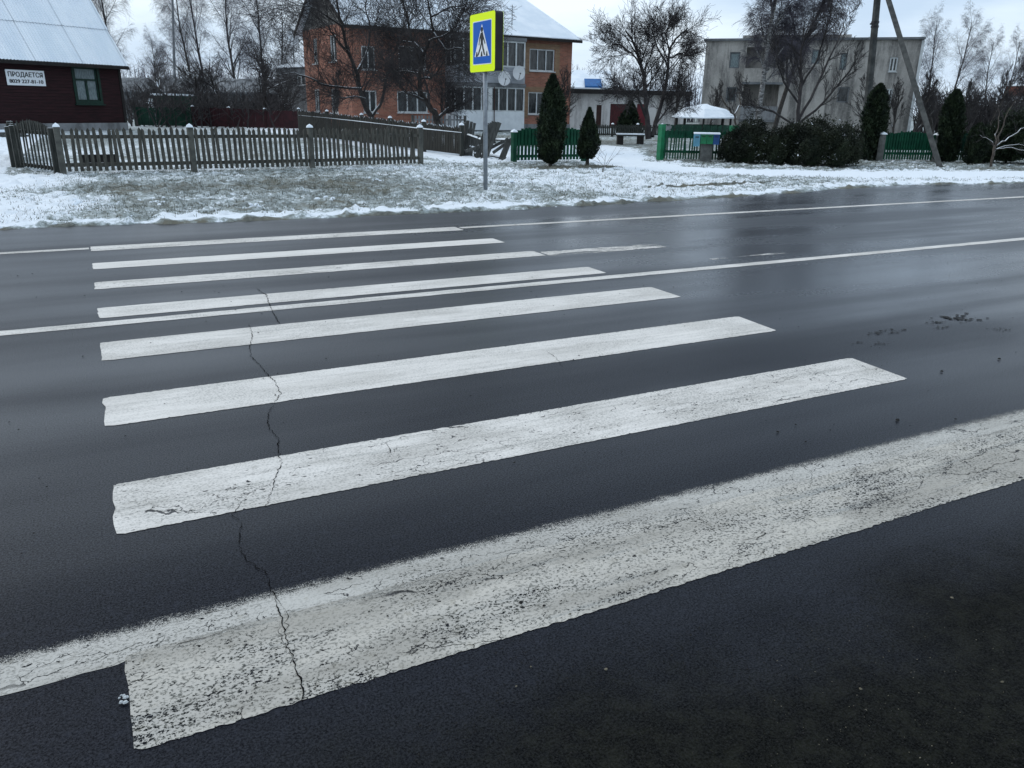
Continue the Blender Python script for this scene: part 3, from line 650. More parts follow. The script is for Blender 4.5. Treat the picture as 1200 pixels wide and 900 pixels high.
# balconies, glazed, two floors
def balcony(zf, zp, zt, name, pm_='panel'):
    dep = 1.15; bo = MB().bb(bx0, bx1, -dep, -.004, zf, zp).build(name, M[pm_], ho)
    k = 8; f = MB(); fw = .08
    f.bb(bx0, bx1, -dep, -dep + .07, zt - fw, zt); f.bb(bx0, bx1, -dep, -dep + .07, zp + .002, zp + fw)
    for i in range(k + 1):
        x = bx0 + (bx1 - bx0 - fw) * i / k; f.bb(x, x + fw, -dep + .003, -dep + .067, zp + fw, zt - fw)
    xm = (bx0 + bx1) / 2; f.bb(xm - .14, xm + .14, -dep - .006, -dep + .05, zp + fw, zt - fw)
    for yy in (-dep + .4, -.1):
        for xx in (bx0, bx1 - fw): f.bb(xx, xx + fw, yy, yy + .07, zp + .002, zt)
    fo = f.build('glazing_frame', M['frame'], bo)
    MB().bb(bx0 + .03, bx1 - .03, -dep + .08, -.01, zp + .01, zt - .01).build('pane', M['glass'], fo)
    MB().bb(bx0 - .05, bx1 + .05, -dep - .06, -.003, zt + .002, zt + .2).build('slab', M['greypanel'], bo)
    return bo
zl = [Z_(595, y) for y in (150, 131, 103)]
balcony(max(zl[0] - .1, .1), zl[1], zl[2], 'balcony')
zu = [Z_(595, y) for y in (97, 80, 50)]
balcony(zl[2] + .22, zu[1], zu[2], 'balcony', 'upperpanel')
MB().tube([(X_(607), -.08, .1), (X_(607), -.08, EH - .3)], .045, 6).build('drainpipe', M['browndoor'], ho)
MB().tube([(X_(567.5), -1.24, .1), (X_(567.5), -1.24, zl[2])], .03, 6).build('drainpipe', M['browndoor'], ho)
an = MB(); ax = X_(606, 30); an.tube([(ax, .6, EH), (ax, .6, EH + 1.6)], .022, 4)
for k, (z_, l_) in enumerate(((1.5, .5), (1.2, .35), (1.0, .5), (.8, .3))): an.box((ax + .05 * k, .6, EH + z_), (l_, .02, .02), .5)
an.build('aerial', M['greypanel'], ho)
# balcony brackets / dishes : satellite dishes are separate things hung on the wall
def dish(px, py, d, r, label, pole=None):
    c = PT(px, py, d); o = thing('satellite_dish', label, 'satellite dish', c, math.atan2(-c.y, -c.x) + math.pi / 2 + .1, 'satellite dishes on the brick house' if pole is None else None)
    m = MB(); K = 20; vs = [(0, .0, 0)]
    for ring in (1, 2, 3):
        q = r * ring / 3
        for k in range(K): a = 2 * math.pi * k / K; vs.append((q * math.cos(a) * .92, -.16 * (q / r) ** 2 * r, q * math.sin(a)))
    fs = [(0, 1 + k, 1 + (k + 1) % K) for k in range(K)] + [(1 + j * K + k, 1 + (j + 1) * K + k, 1 + (j + 1) * K + (k + 1) % K, 1 + j * K + (k + 1) % K) for j in (0, 1) for k in range(K)]
    vs += [(x, y + .02, z) for x, y, z in vs]; nn_ = len(vs) // 2; fs += [tuple(reversed([i + nn_ for i in f])) for f in fs]
    m.add(vs, fs); m.build('reflector', M['dish'], o, True)
    a = MB(); a.tube([(0, -.05, -r * .9), (.05, -r * .9, -r * .15)], .015, 5); a.box((.05, -r * .92, -r * .1), (.07, .12, .07)); a.build('feed_arm', M['signback'], o)
    bk = MB()
    if pole is None: bk.tube([(0, .02, 0), (0, .35, -.1), (0, .36, -.5)], .03, 6)
    else: bk.tube([(0, .02, 0), (0, .12, -.05), (0, .12, pole - c.z)], .045, 6)
    bk.build('bracket' if pole is None else 'mast', M['greypanel'], o); return o
q = 49.0
dish(591, 92, 46.8, .40, 'left and lower of the two grey dishes by the balcony panel')
dish(608, 85.5, 47.4, .40, 'right and higher of the two grey dishes beside the drainpipe')
dish(343, 44, 60, .52, 'big grey dish on a mast left of the brick gable', 0.0)

# low annex joined to the gable side, flat snowy roof
A = PD(328, 58.5); B_ = PD(372, 55); loc, rz, Lh = frame_between(A, B_)
ho = thing('plastered_annex', 'low grey plastered building with flat snowy roof left of the brick gable', 'building', loc, rz)
H_ = zz(A, B_, 350, 79); a1 = XZ(A, B_, 348, 100); a2 = XZ(A, B_, 357, 88); w1 = (a1[0], a2[0], a1[1], a2[1]); b1 = XZ(A, B_, 366, 126); b2 = XZ(A, B_, 372, 108); 
m = wall_with_openings(Lh + 1.5, H_, [w1, (b1[0], b2[0] + .3, b1[1], b2[1])]); m.add([(0, 0, 0), (0, 7, 0), (0, 7, H_), (0, 0, H_), (Lh + 1.5, 0, 0), (Lh + 1.5, 7, 0), (Lh + 1.5, 7, H_), (Lh + 1.5, 0, H_)], [(3, 2, 1, 0), (4, 5, 6, 7)]); m.build('wall', M['annex'], ho)
MB().bb(-.25, Lh + 1.8, -.35, 7.2, H_ + .002, H_ + .2).build('roof', M['snow'], ho)
window(ho, *w1); window(ho, b1[0], b2[0] + .3, b1[1], b2[1])
# long dim outbuilding behind the orchard
A = PD(120, 66); B_ = PD(336, 62); loc, rz, Lh = frame_between(A, B_)
ho = thing('long_outbuilding', 'long low grey outbuilding behind the orchard trees with two narrow openings', 'building', loc, rz)
H_ = zz(A, B_, 250, 106)
wins = []
for pa, pb, ya, yb_ in ((274, 280, 126, 112), (284.5, 290.5, 126, 112), (210, 221, 121, 108), (318, 332, 122, 110)):
    p = XZ(A, B_, pa, ya); q_ = XZ(A, B_, pb, yb_); wins.append((p[0], q_[0], p[1], q_[1]))
m = wall_with_openings(Lh, H_, wins); m.add([(0, 0, 0), (0, 7, 0), (0, 7, H_), (0, 3.5, H_ + .9), (0, 0, H_), (Lh, 0, 0), (Lh, 7, 0), (Lh, 7, H_), (Lh, 3.5, H_ + .9), (Lh, 0, H_)], [(4, 3, 2, 1, 0), (5, 6, 7, 8, 9)]); m.build('wall', M['dim'], ho)
m = MB(); m.add([(-.3, -.4, H_ - .1), (Lh + .3, -.4, H_ - .1), (Lh + .3, 3.5, H_ + 1.0), (-.3, 3.5, H_ + 1.0), (-.3, 7.4, H_ - .1), (Lh + .3, 7.4, H_ - .1), (-.3, -.4, H_ - .22), (Lh + .3, -.4, H_ - .22)], [(0, 1, 2, 3), (3, 2, 5, 4), (6, 7, 1, 0)]); m.build('roof', M['dim'], ho)
for w_ in wins: MB().bb(w_[0], w_[1], .1, .12, w_[2], w_[3]).build('window', M['glass'], ho)
# little green shed
p = PD(186, 52); ho = thing('garden_shed', 'small green shed with a snow-topped roof left of the orchard', 'shed', (p.x, p.y, 0), rz)
MB().bb(0, 2.0, 0, 1.6, 0, HT(190, 112, 52)).build('wall', M['darkgreen'], ho); MB().bb(-.2, 1.5, -.25, 1.9, HT(190, 112, 52) + .003, HT(190, 110, 52) + .02).build('roof', M['snow'], ho)
MB().bb(-.5, -.2, -.1, .0, 0, 1.6).build('door', M['panel'], ho); MB().bb(.45, 1.15, -.03, -.004, .35, 1.35).build('opening', M['glass'], ho)

# garages behind the middle yard
A = PD(640, 60); B_ = PD(800, 64); loc, rz, Lh = frame_between(A, B_)
ho = thing('white_garage_row', 'low whitewashed garage block with maroon doors behind the yard', 'building', loc, rz)
H_ = zz(A, B_, 700, 110); D_ = []
def rect(pa, ya, pb, yb_): a_ = XZ(A, B_, pa, ya); b_ = XZ(A, B_, pb, yb_); return (a_[0], b_[0], max(a_[1], .05), b_[1])
D_ = [(rect(698, 150, 705.5, 123), 'browndoor'), (rect(714, 150, 737, 122), 'reddoor'), (rect(745, 150, 759, 122), 'crimson')]; w1 = rect(692.5, 138, 696, 131)
m = wall_with_openings(Lh, H_, [d_[0] for d_ in D_] + [w1]); m.add([(0, 0, 0), (0, 6, 0), (0, 6, H_), (0, 0, H_), (Lh, 0, 0), (Lh, 6, 0), (Lh, 6, H_), (Lh, 0, H_)], [(3, 2, 1, 0), (4, 5, 6, 7)]); m.build('wall', M['whitewash'], ho)
for d_, mt in D_: MB().bb(d_[0], d_[1], .08, .13, d_[2], d_[3]).build('garage_door', M[mt], ho)
MB().bb(w1[0], w1[1], .08, .13, w1[2], w1[3]).build('window', M['glass'], ho)
rf = MB().bb(-.3, Lh + .3, -.5, 6.3, H_ + .002, H_ + .32).build('roof', M['darkwood'], ho)
MB().bb(-.2, Lh + .2, -.2, 6.2, H_ + .323, H_ + .42).build('roof_snow', M['snow'], rf)
# farther house with blue sheeting
A = PD(662, 90); B_ = PD(712, 90); loc, rz, Lh = frame_between(A, B_)
ho = thing('far_house', 'distant low house with a snowy roof and blue sheeting', 'house', loc, rz); H_ = zz(A, B_, 690, 103); H2 = zz(A, B_, 690, 85)
MB().bb(0, Lh, 0, 7, 0, H_).build('wall', M['annex'], ho)
MB().add([(-.4, -.5, H_ + .01), (Lh + .4, -.5, H_ + .01), (Lh + .4, 3.5, H2 + .4), (-.4, 3.5, H2 + .4), (-.4, 7.5, H_ + .01), (Lh + .4, 7.5, H_ + .01)], [(0, 1, 2, 3), (3, 2, 5, 4), (0, 3, 4), (1, 5, 2)]).build('roof', M['snowroof'], ho)
a_ = XZ(A, B_, 685, 102); b_ = XZ(A, B_, 705, 95)
MB().add([(a_[0], -.7, H_ + .0), (b_[0], -.7, H_), (b_[0], .9, H_ + .85), (a_[0], .9, H_ + .85), (a_[0], -.7, H_ + .2), (b_[0], -.7, H_ + .2), (b_[0], .9, H_ + 1.0), (a_[0], .9, H_ + 1.0)], [(0, 1, 5, 4), (4, 5, 6, 7), (0, 4, 7, 3), (1, 2, 6, 5)]).build('blue_sheeting', M['tarp'], ho)

# grey two storey block on the right
A = PD(819, 64.8); B_ = PD(1062, 60.6); loc, rz, Lh = frame_between(A, B_)
ho = thing('concrete_block_house', 'stained grey two-storey block with a flat roof behind the birch', 'building', loc, rz)
H_ = zz(A, B_, 840, 48)
def rc(pa, ya, pb, yb_): a_ = XZ(A, B_, pa, ya); b_ = XZ(A, B_, pb, yb_); return (a_[0], b_[0], a_[1], b_[1])
ws = [rc(854, 80, 868, 61), rc(850, 119, 864, 102), rc(983, 82, 994, 62), rc(980, 120, 996, 102), rc(950, 75, 962, 58), rc(1041, 84, 1053, 67), rc(1036, 121, 1047, 104)]
lg = [rc(873, 81, 921, 55), rc(869, 125, 914, 95)]
m = wall_with_openings(Lh, H_, ws + lg); m.add([(0, 0, 0), (0, 11, 0), (0, 11, H_), (0, 0, H_), (Lh, 0, 0), (Lh, 11, 0), (Lh, 11, H_), (Lh, 0, H_)], [(3, 2, 1, 0), (4, 5, 6, 7)])
for a, b, c, d in lg: m.add([(a, .14, c), (b, .14, c), (b, 1.4, c), (a, 1.4, c), (a, .14, d), (b, .14, d), (b, 1.4, d), (a, 1.4, d)], [(0, 1, 2, 3), (7, 6, 5, 4), (3, 2, 6, 7), (0, 3, 7, 4), (1, 5, 6, 2)])
m.build('wall', M['plaster'], ho)
MB().bb(-.2, Lh + .2, -.25, 11.2, H_ + .002, H_ + .16).build('roof', M['greypanel'], ho)
p0 = XZ(A, B_, 870, 50)[0]; p1 = XZ(A, B_, 997, 50)[0]
MB().bb(p0, p1, -.1, 9, H_ + .163, zz(A, B_, 930, 41)).build('parapet', M['plaster'], ho)
for i, w_ in enumerate(ws):
    window(ho, *w_, .09, 1 if i < 5 else 2, 'greypanel' if i < 5 else 'frame', 'curtain' if i in (0, 2, 4) else 'glass', None, .09, i >= 5)
for a, b, c, d in lg:
    bo = MB().bb(a - .05, b + .05, -.45, -.004, c - .95, c + .05).build('balcony', M['plaster' if c > 3 else 'annex'], ho); MB().bb(a - .1, b + .1, -.5, -.003, c - 1.12, c - .955).build('slab', M['greypanel'], bo)
MB().bb(Lh + .005, Lh + .2, -.05, .25, 0, H_ - .05).build('corner_strip', M['frame'], ho)

# building at the right margin
A = PD(1172, 72); B_ = PD(1235, 68); loc, rz, Lh = frame_between(A, B_)
ho = thing('red_brown_building', 'red-brown upper wall above a white snowy lean-to at the right margin', 'building', loc, rz); a_ = zz(A, B_, 1185, 112); b_ = zz(A, B_, 1185, 101)
MB().bb(0, Lh, 0, 6, 0, a_ - .01).build('wall', M['whitewash'], ho); MB().bb(-.2, Lh, -.2, 6.2, a_, b_).build('upper_wall', M['brown'], ho); MB().bb(-.3, Lh, -.3, 6.3, b_ + .003, b_ + .12).build('roof', M['snow'], ho)
MB().add([(-1.0, -3, a_ - 1.55), (Lh, -3, a_ - 1.55), (Lh, -.01, a_ - .1), (-1, -.01, a_ - .1), (-1.0, -3, a_ - 1.65), (Lh, -3, a_ - 1.65)], [(0, 1, 2, 3), (4, 5, 1, 0)]).build('lean_to_roof', M['snow'], ho)

# gazebo
c = PD(823, 46); ho = thing('gazebo', 'garden gazebo with a snow-covered hipped roof in the yard', 'gazebo', (c.x, c.y, 0), -.3)
zt = HT(823, 122, 46); ze = HT(823, 137, 46); w2 = 1.65
m = MB(); n = 6; vs = []
for rr_, z_ in ((w2 * 1.08, ze - .06), (w2 * 1.1, ze), (w2 * .72, ze + (zt - ze) * .62), (.12, zt)):
    for k in range(8): a = k * math.pi / 4 + .39; vs.append((rr_ * math.cos(a), rr_ * math.sin(a), z_ + rng.gauss(0, .02)))
m.add(vs, [(j * 8 + k, j * 8 + (k + 1) % 8, (j + 1) * 8 + (k + 1) % 8, (j + 1) * 8 + k) for j in range(3) for k in range(8)] + [tuple(range(24, 32))]); m.build('roof', M['snow'], ho, False)
for k in range(8):
    a = k * math.pi / 4 + .39; MB().tube([(1.5 * math.cos(a), 1.5 * math.sin(a), 0), (1.5 * math.cos(a), 1.5 * math.sin(a), ze - .065)], .06, 5).build('post', M['darkwood'], ho)
m = MB()
for k in range(8):
    if k == 5: continue
    a, b = k * math.pi / 4 + .39, (k + 1) * math.pi / 4 + .39; p, q_ = Vector((1.5 * math.cos(a), 1.5 * math.sin(a), .35)), Vector((1.5 * math.cos(b), 1.5 * math.sin(b), .35))
    m.box((p + q_) / 2, ((q_ - p).length - .14, .04, .6), math.atan2((q_ - p).y, (q_ - p).x))
m.build('side_panel', M['darkgreen'], ho)

# ---------------------------------------------------------------- fences
def fence(name, label, P, h, ph, pitch, pw, mat, pmat, group=None, rails=(.2, .78), top='flat', post=.07, arch=0, tilt=0, solid=None, postcap=True, seed=1, skip=()):
    """P: list of ground points; each bay gets a picket panel, rails and posts"""
    rn = random.Random(seed); base = P[0]; o = thing(name, label, 'fence', (base.x, base.y, .02), 0, group); hs = h if hasattr(h, '__len__') else [h] * len(P)
    for i, p in enumerate(P):
        q = p - base; hp = hs[i] * ph
        m = MB(); m.box((q.x, q.y, hp / 2 - .06), (post * 2, post * 2, hp + .08), .15)
        e = m.build('post', pmat, o)
        if postcap:
            r_ = post * 1.25; m = MB(); vs = [(q.x + a * r_, q.y + b * r_, hp - .018) for a, b in ((-1, -1), (1, -1), (1, 1), (-1, 1))] + [(q.x + a * r_ * .8, q.y + b * r_ * .8, hp + .02) for a, b in ((-1, -1), (1, -1), (1, 1), (-1, 1))] + [(q.x, q.y, hp + .06)]
            m.add(vs, [(0, 1, 5, 4), (1, 2, 6, 5), (2, 3, 7, 6), (3, 0, 4, 7), (4, 5, 8), (5, 6, 8), (6, 7, 8), (7, 4, 8), (3, 2, 1, 0)]).build('snow_cap', M['snow'], e)
    for i in range(len(P) - 1):
        if i in skip: continue
        a, b = P[i] - base, P[i + 1] - base; d = b - a; Lb = d.length; an_ = math.atan2(d.y, d.x); u = d.normalized(); nv = Vector((u.y, -u.x, 0))
        if nv.dot(CAM - (P[i])) < 0: nv = -nv
        nv.z = 0; m = MB(); k = int((Lb - 2 * post) / pitch); sag = rn.uniform(-.02, .02)
        for j in range(k):
            t = (post + pitch * (j + .6)) / Lb; c_ = a + d * t + nv * .035; hh_ = hs[i] * (1 - t) + hs[i + 1] * t
            hh_ = hh_ * (.97 + arch * math.sin(math.pi * t) ** .8) + rn.gauss(0, .015)
            g0 = .06; zc = (hh_ + g0) / 2; tl = tilt + rn.gauss(0, .02) + (rn.uniform(-.08, .08) if rn.random() < .06 else 0)
            mm = Matrix.Translation((c_.x, c_.y, 0)) @ Matrix.Rotation(an_, 4, 'Z') @ Matrix.Rotation(tl, 4, 'Y')
            w_ = pw / 2; tp = .05 if top == 'point' else .0
            out = [(-w_, g0), (w_, g0), (w_, hh_ - tp)] + ([(0, hh_)] if tp else []) + [(-w_, hh_ - tp)]
            m.prism(out, mm @ Matrix.Rotation(math.pi / 2, 4, 'X'), -.02)
        m.build('picket_panel', mat, o)
        for z_ in rails:
            m = MB(); z1, z2 = hs[i] * z_, hs[i + 1] * z_
            pa = a + nv * -.0; 
            m.box(((a + b) / 2 + Vector((0, 0, (z1 + z2) / 2))) , (Lb - 2 * post - .01, .035, .07), an_, -math.atan2(z2 - z1, Lb)); m.build('rail', mat, o)
        if solid:
            m = MB(); K = 14; vs = []
            for kk in range(K + 1):
                t = kk / K; c_ = a + d * (post / Lb + t * (1 - 2 * post / Lb)) + nv * .004; hh_ = hs[i] * (.95 + arch * math.sin(math.pi * t) ** .8)
                for z_ in (hs[i] * solid, hh_): vs += [(c_.x, c_.y, z_)]
            m.add(vs, [(2 * kk, 2 * kk + 2, 2 * kk + 3, 2 * kk + 1) for kk in range(K)]); 
            n0 = len(m.v); m.add([(x - nv.x * .014, y - nv.y * .014, z) for x, y, z in vs], [(2 * kk + 1, 2 * kk + 3, 2 * kk + 2, 2 * kk) for kk in range(K)]); m.build('board_panel', mat, o)
    return o
FP = [G(75, 206), G(228, 202.5), G(366, 199), G(493, 195)]
fence('picket_fence', 'weathered brown picket fence along the front of the empty plot, four snow-capped posts', FP, .90, 1.0, .108, .064, M['picket'], M['picketpost'], top='point', tilt=-.02, seed=3, post=.052)
fence('picket_fence', 'arched picket side fence at the left corner of the empty plot', [FP[0] + Vector((-.09, .16, 0)), G(24, 199)], .88, 1.0, .16, .045, M['oldwood'], M['oldwood'], top='point', arch=.16, seed=4, rails=(.12, .86), solid=.84, postcap=False)
fence('picket_fence', 'leaning grey picket fence running away at the left end of the arched one', [G(20, 198) + Vector((-.03, .1, 0)), G(20, 198) + Vector((-.17, 2.6, 0)), G(20, 198) + Vector((-.33, 5.2, 0))], .85, 1.0, .11, .07, M['oldwood'], M['oldwood'], top='flat', seed=5, postcap=False)
q1 = G(541, 184); q2 = PD(352, 37)
BP = [q1.lerp(q2, t) for t in (0, .16, .33, .5, .75, 1)]
fence('board_fence', 'dark close-boarded fence with a snowy rail below the orchard trees', BP, [.86, .9, .96, 1.02, 1.1, 1.15], 1.03, .115, .082, M['darkboard'], M['oldwood'], seed=6, post=.05, rails=(.15, .84), top='point')
# rail capping with snow
m = MB(); m.tube([p + Vector((-.05, -.12, h_ * .80)) - q1 for p, h_ in zip(BP, [.86, .9, .96, 1.02, 1.1, 1.15])], [.006, .016, .007, .014, .006, .005], 4)
o = m.build('snow_ridge', M['snow']); o.location = q1; tag(o, 'thin line of snow lying along the dark board fence', 'snow')
MPp = [PD(x_, 46 + (350 - x_) * .012) for x_ in (352, 312, 270, 228)]
fence('maroon_fence', 'low maroon board fence at the back of the empty plot', MPp, [1.02, 1.08, 1.12, 1.15], 1.03, .13, .125, M['maroonf'], M['maroonf'], seed=7, postcap=True)
MPp = [PD(x_, 47.6) for x_ in (226, 196, 160)]
fence('green_board_fence', 'low dark green board fence between the maroon fence and the plank house', MPp, [1.12, 1.1, 1.1], 1.03, .13, .125, M['darkgreen'], M['darkgreen'], seed=8, postcap=False)
# collapsed piece
p = G(546, 183); o = thing('broken_fence', 'collapsed grey fence boards with snow leaning between the dark and green fences', 'fence', (p.x, p.y, 0), 0)
rb = random.Random(4); u = (G(598, 190) - G(546, 183)).to_2d(); Lb = u.length; u = u.normalized(); an_ = math.atan2(u.y, u.x)
m = MB()
aw = math.atan2(cr_.y, cr_.x)
BD = [(.0, .98, .05, 0), (.035, 1.0, .10, -.02), (.07, .98, .16, .0), (.11, .95, .2, .02), (.15, .55, .1, .0), (.19, .6, -.05, .04), (.24, .62, .1, .02), (.29, .55, .05, .05), (.33, .6, -.1, .0), (.36, .7, .2, .05)]
BD += [(.42 + .035 * k, .98 + .03 * (k % 3), .34 + .03 * (k % 4), -.06 - .01 * k) for k in range(4)] + [(.60 + .04 * k, 1.05, .30 + .025 * k, -.12) for k in range(4)] + [(.86, .62, .4, .0), (.90, .62, .36, .03), (.5, .9, 1.25, -.2), (.62, .8, 1.1, .1), (.78, .7, .95, .1)]
for t, ln, tl, dy in BD:
    x_ = t * Lb; m.box((u.x * x_ - u.y * dy + rb.gauss(0, .01), u.y * x_ + u.x * dy, abs(math.cos(tl)) * ln / 2 + (.02 if tl < .9 else .2)), (.085, .022, ln), aw, tl, rb.gauss(0, .08))
m.build('loose_board', M['greywood'], o)
m = MB()
for z_, t0, t1, dz in ((.62, .05, .55, -.16), (.30, .1, .5, -.12), (.52, .35, .9, .05), (.12, .2, .9, -.02)):
    a_ = u * (t0 * Lb); b_ = u * (t1 * Lb); m.tube([(a_.x, a_.y, z_), (b_.x, b_.y, z_ + dz)], .035, 4)
m.build('fallen_rail', M['greywood'], o)
m = MB(); m.box((.0, 0, .46), (.13, .13, .98), .2); m.build('post', M['greywood'], o)
# green fences
gA, gB = G(602, 191.5), G(684, 190)
fence('green_fence', 'dark green arched fence behind the two left thujas', [gA, gA.lerp(gB, .5), gB], .80, .98, .105, .07, M['green'], M['green'], seed=9, arch=.12, solid=.56, rails=(.20, .58), post=.06)
gA, gB = G(773, 189), G(856, 191)
fence('green_fence', 'green picket fence right of the yard opening, behind the mailboxes', [gA, gA.lerp(gB, .99)], .86, 1.18, .075, .04, M['green'], M['brightgreen'], seed=10, rails=(.30, .78), postcap=False, post=.075, solid=.74)
gA, gB = G(1030, 190), G(1093, 190.5)
fence('green_fence', 'arched dark green fence left of the leaning strut pole', [gA, gB], .80, 1.0, .085, .05, M['green'], M['concrete_post'], seed=12, arch=.12, solid=.42, rails=(.3, .8))
gA, gB, gC = G(1114, 191), G(1150, 191), G(1215, 191)
fence('green_fence', 'dull green fence right of the strut pole, partly hidden by shrubs', [gA, gB, gC], .82, 1.0, .085, .05, M['darkgreen'], M['concrete_post'], seed=13, arch=.1, solid=.4, rails=(.3, .8))
# far low fences in the yard
A_, B2 = PD(686, 42), PD(775, 44)
fence('yard_fence', 'low dark fence at the back of the yard behind the snowy bench', [A_, A_.lerp(B2, .34), A_.lerp(B2, .67), B2], .62, 1.05, .12, .07, M['oldwood'], M['oldwood'], seed=14, post=.05)
A_, B2 = PD(780, 40), PD(868, 40)
fence('yard_fence', 'dark green fence in front of the gazebo', [A_, A_.lerp(B2, .5), B2], .72, 1.05, .12, .10, M['darkgreen'], M['darkgreen'], seed=15, post=.05, postcap=False)
A_, B2 = PD(484, 38), PD(545, 39)
fence('garden_fence', 'pale grey garden pickets in front of the brick house balconies', [A_, B2], 1.0, 1.0, .16, .09, M['annex'], M['greywood'], seed=16, post=.05, postcap=False)

# bench
p = PD(738, 33); o = thing('garden_bench', 'low garden bench topped with snow by the apple tree', 'bench', (p.x, p.y, 0), rz * 0 - .45)
MB().bb(-.55, .55, -.2, .2, .36, .42).build('seat', M['oldwood'], o); MB().bb(-.56, .56, -.2, .2, .423, .47).build('snow', M['snow'], o)
for s_ in (-1, 1): MB().bb(s_ * .42 - .12, s_ * .42 + .12, -.16, .16, 0, .358).build('leg', M['darkwood'], o)

# mailboxes
p = G(824, 190.5); mrz = math.atan2((G(856, 191) - G(773, 189)).y, (G(856, 191) - G(773, 189)).x) + .05
dpt = (p - CAM).dot(cf_); zt = HT(824, 156, dpt); zb_ = HT(824, 168, dpt)
pq = p + Vector((-.12, -.18, 0))
o = thing('mailbox_stand', 'broad dark grey post carrying the row of mailboxes', 'post', (pq.x, pq.y, 0), mrz)
MB().bb(-.13, .19, -.05, .06, -.05, zb_ - .003).build('stand_post', M['concrete_post'], o); MB().bb(-.34, .34, .065, .1, zb_ + .05, zb_ + .12).build('crossbar', M['greywood'], o)
for i, (x_, mt, lb, dz) in enumerate(((-.27, 'mailblue', 'pale blue mailbox, leftmost and hanging lowest of the row', .07), (-.09, 'mailgreen', 'green mailbox next to the pale blue one', 0), (.085, 'mailgreen', 'green mailbox next to the dark blue one', 0), (.26, 'maildark', 'dark blue mailbox at the right end of the row', .015))):
    c_ = Vector((pq.x, pq.y, 0)) + Matrix.Rotation(mrz, 3, 'Z') @ Vector((x_, -.09, 0)); w_ = .083
    b = thing('mailbox', lb, 'mailbox', (c_.x, c_.y, zb_ - dz), mrz, 'mailboxes in a row by the green fence')
    hgt = zt - zb_ + dz - .02
    MB().bb(-w_, w_, -.06, .06, 0, hgt).build('box', M[mt], b); MB().add([(-w_ - .01, -.09, hgt + .003), (w_ + .01, -.09, hgt + .003), (w_ + .01, .065, hgt + .02), (-w_ - .01, .065, hgt + .02), (-w_ - .01, -.09, hgt + .035), (w_ + .01, -.09, hgt + .035), (w_ + .01, .065, hgt + .05), (-w_ - .01, .065, hgt + .05)], [(3, 2, 1, 0), (4, 5, 6, 7), (0, 1, 5, 4), (1, 2, 6, 5), (3, 0, 4, 7), (2, 3, 7, 6)]).build('lid', M['snow'], b)
    MB().bb(-w_ * .6, w_ * .6, -.066, -.0605, hgt * .72, hgt * .8).build('slot', M['black'], b)
# pale ornament behind the green fence
p = G(785, 186); p = p + Vector((.35, .7, 0)); dp = (p - CAM).dot(cf_); zc = HT(785, 151, dp)
o = thing('shield_plaque', 'pale crown-shaped plaque standing above the green fence', 'plaque', (p.x, p.y, 0), mrz)
mm = Matrix.Translation((0, 0, zc)) @ Matrix.Rotation(math.pi / 2, 4, 'X')
MB().prism([(-.13, .02), (-.07, -.02), (-.05, -.1), (.05, -.1), (.07, -.02), (.13, .02), (.14, .1), (.09, .05), (.06, .12), (.02, .06), (-.02, .12), (-.06, .05), (-.1, .11), (-.15, .08)], mm, .02).build('plate', M['annex'], o); MB().tube([(0, 0, 0), (0, 0, zc - .1)], .02, 5).build('stake', M['greywood'], o)

# ---------------------------------------------------------------- crossing sign
p = G(569, 225); sgz = 0
o = thing('pedestrian_crossing_sign', 'yellow-bordered blue pedestrian crossing sign on a grey pole in the verge', 'sign', (p.x, p.y, .02), R(-90))
dp = (p - CAM).dot(cf_); ztop = HT(567, 17, dp); S = .88
MB().tube([(0, 0, -.1), (-.005, -.02, ztop - .06)], .037, 14).build('pole', M['galv'], o, True)
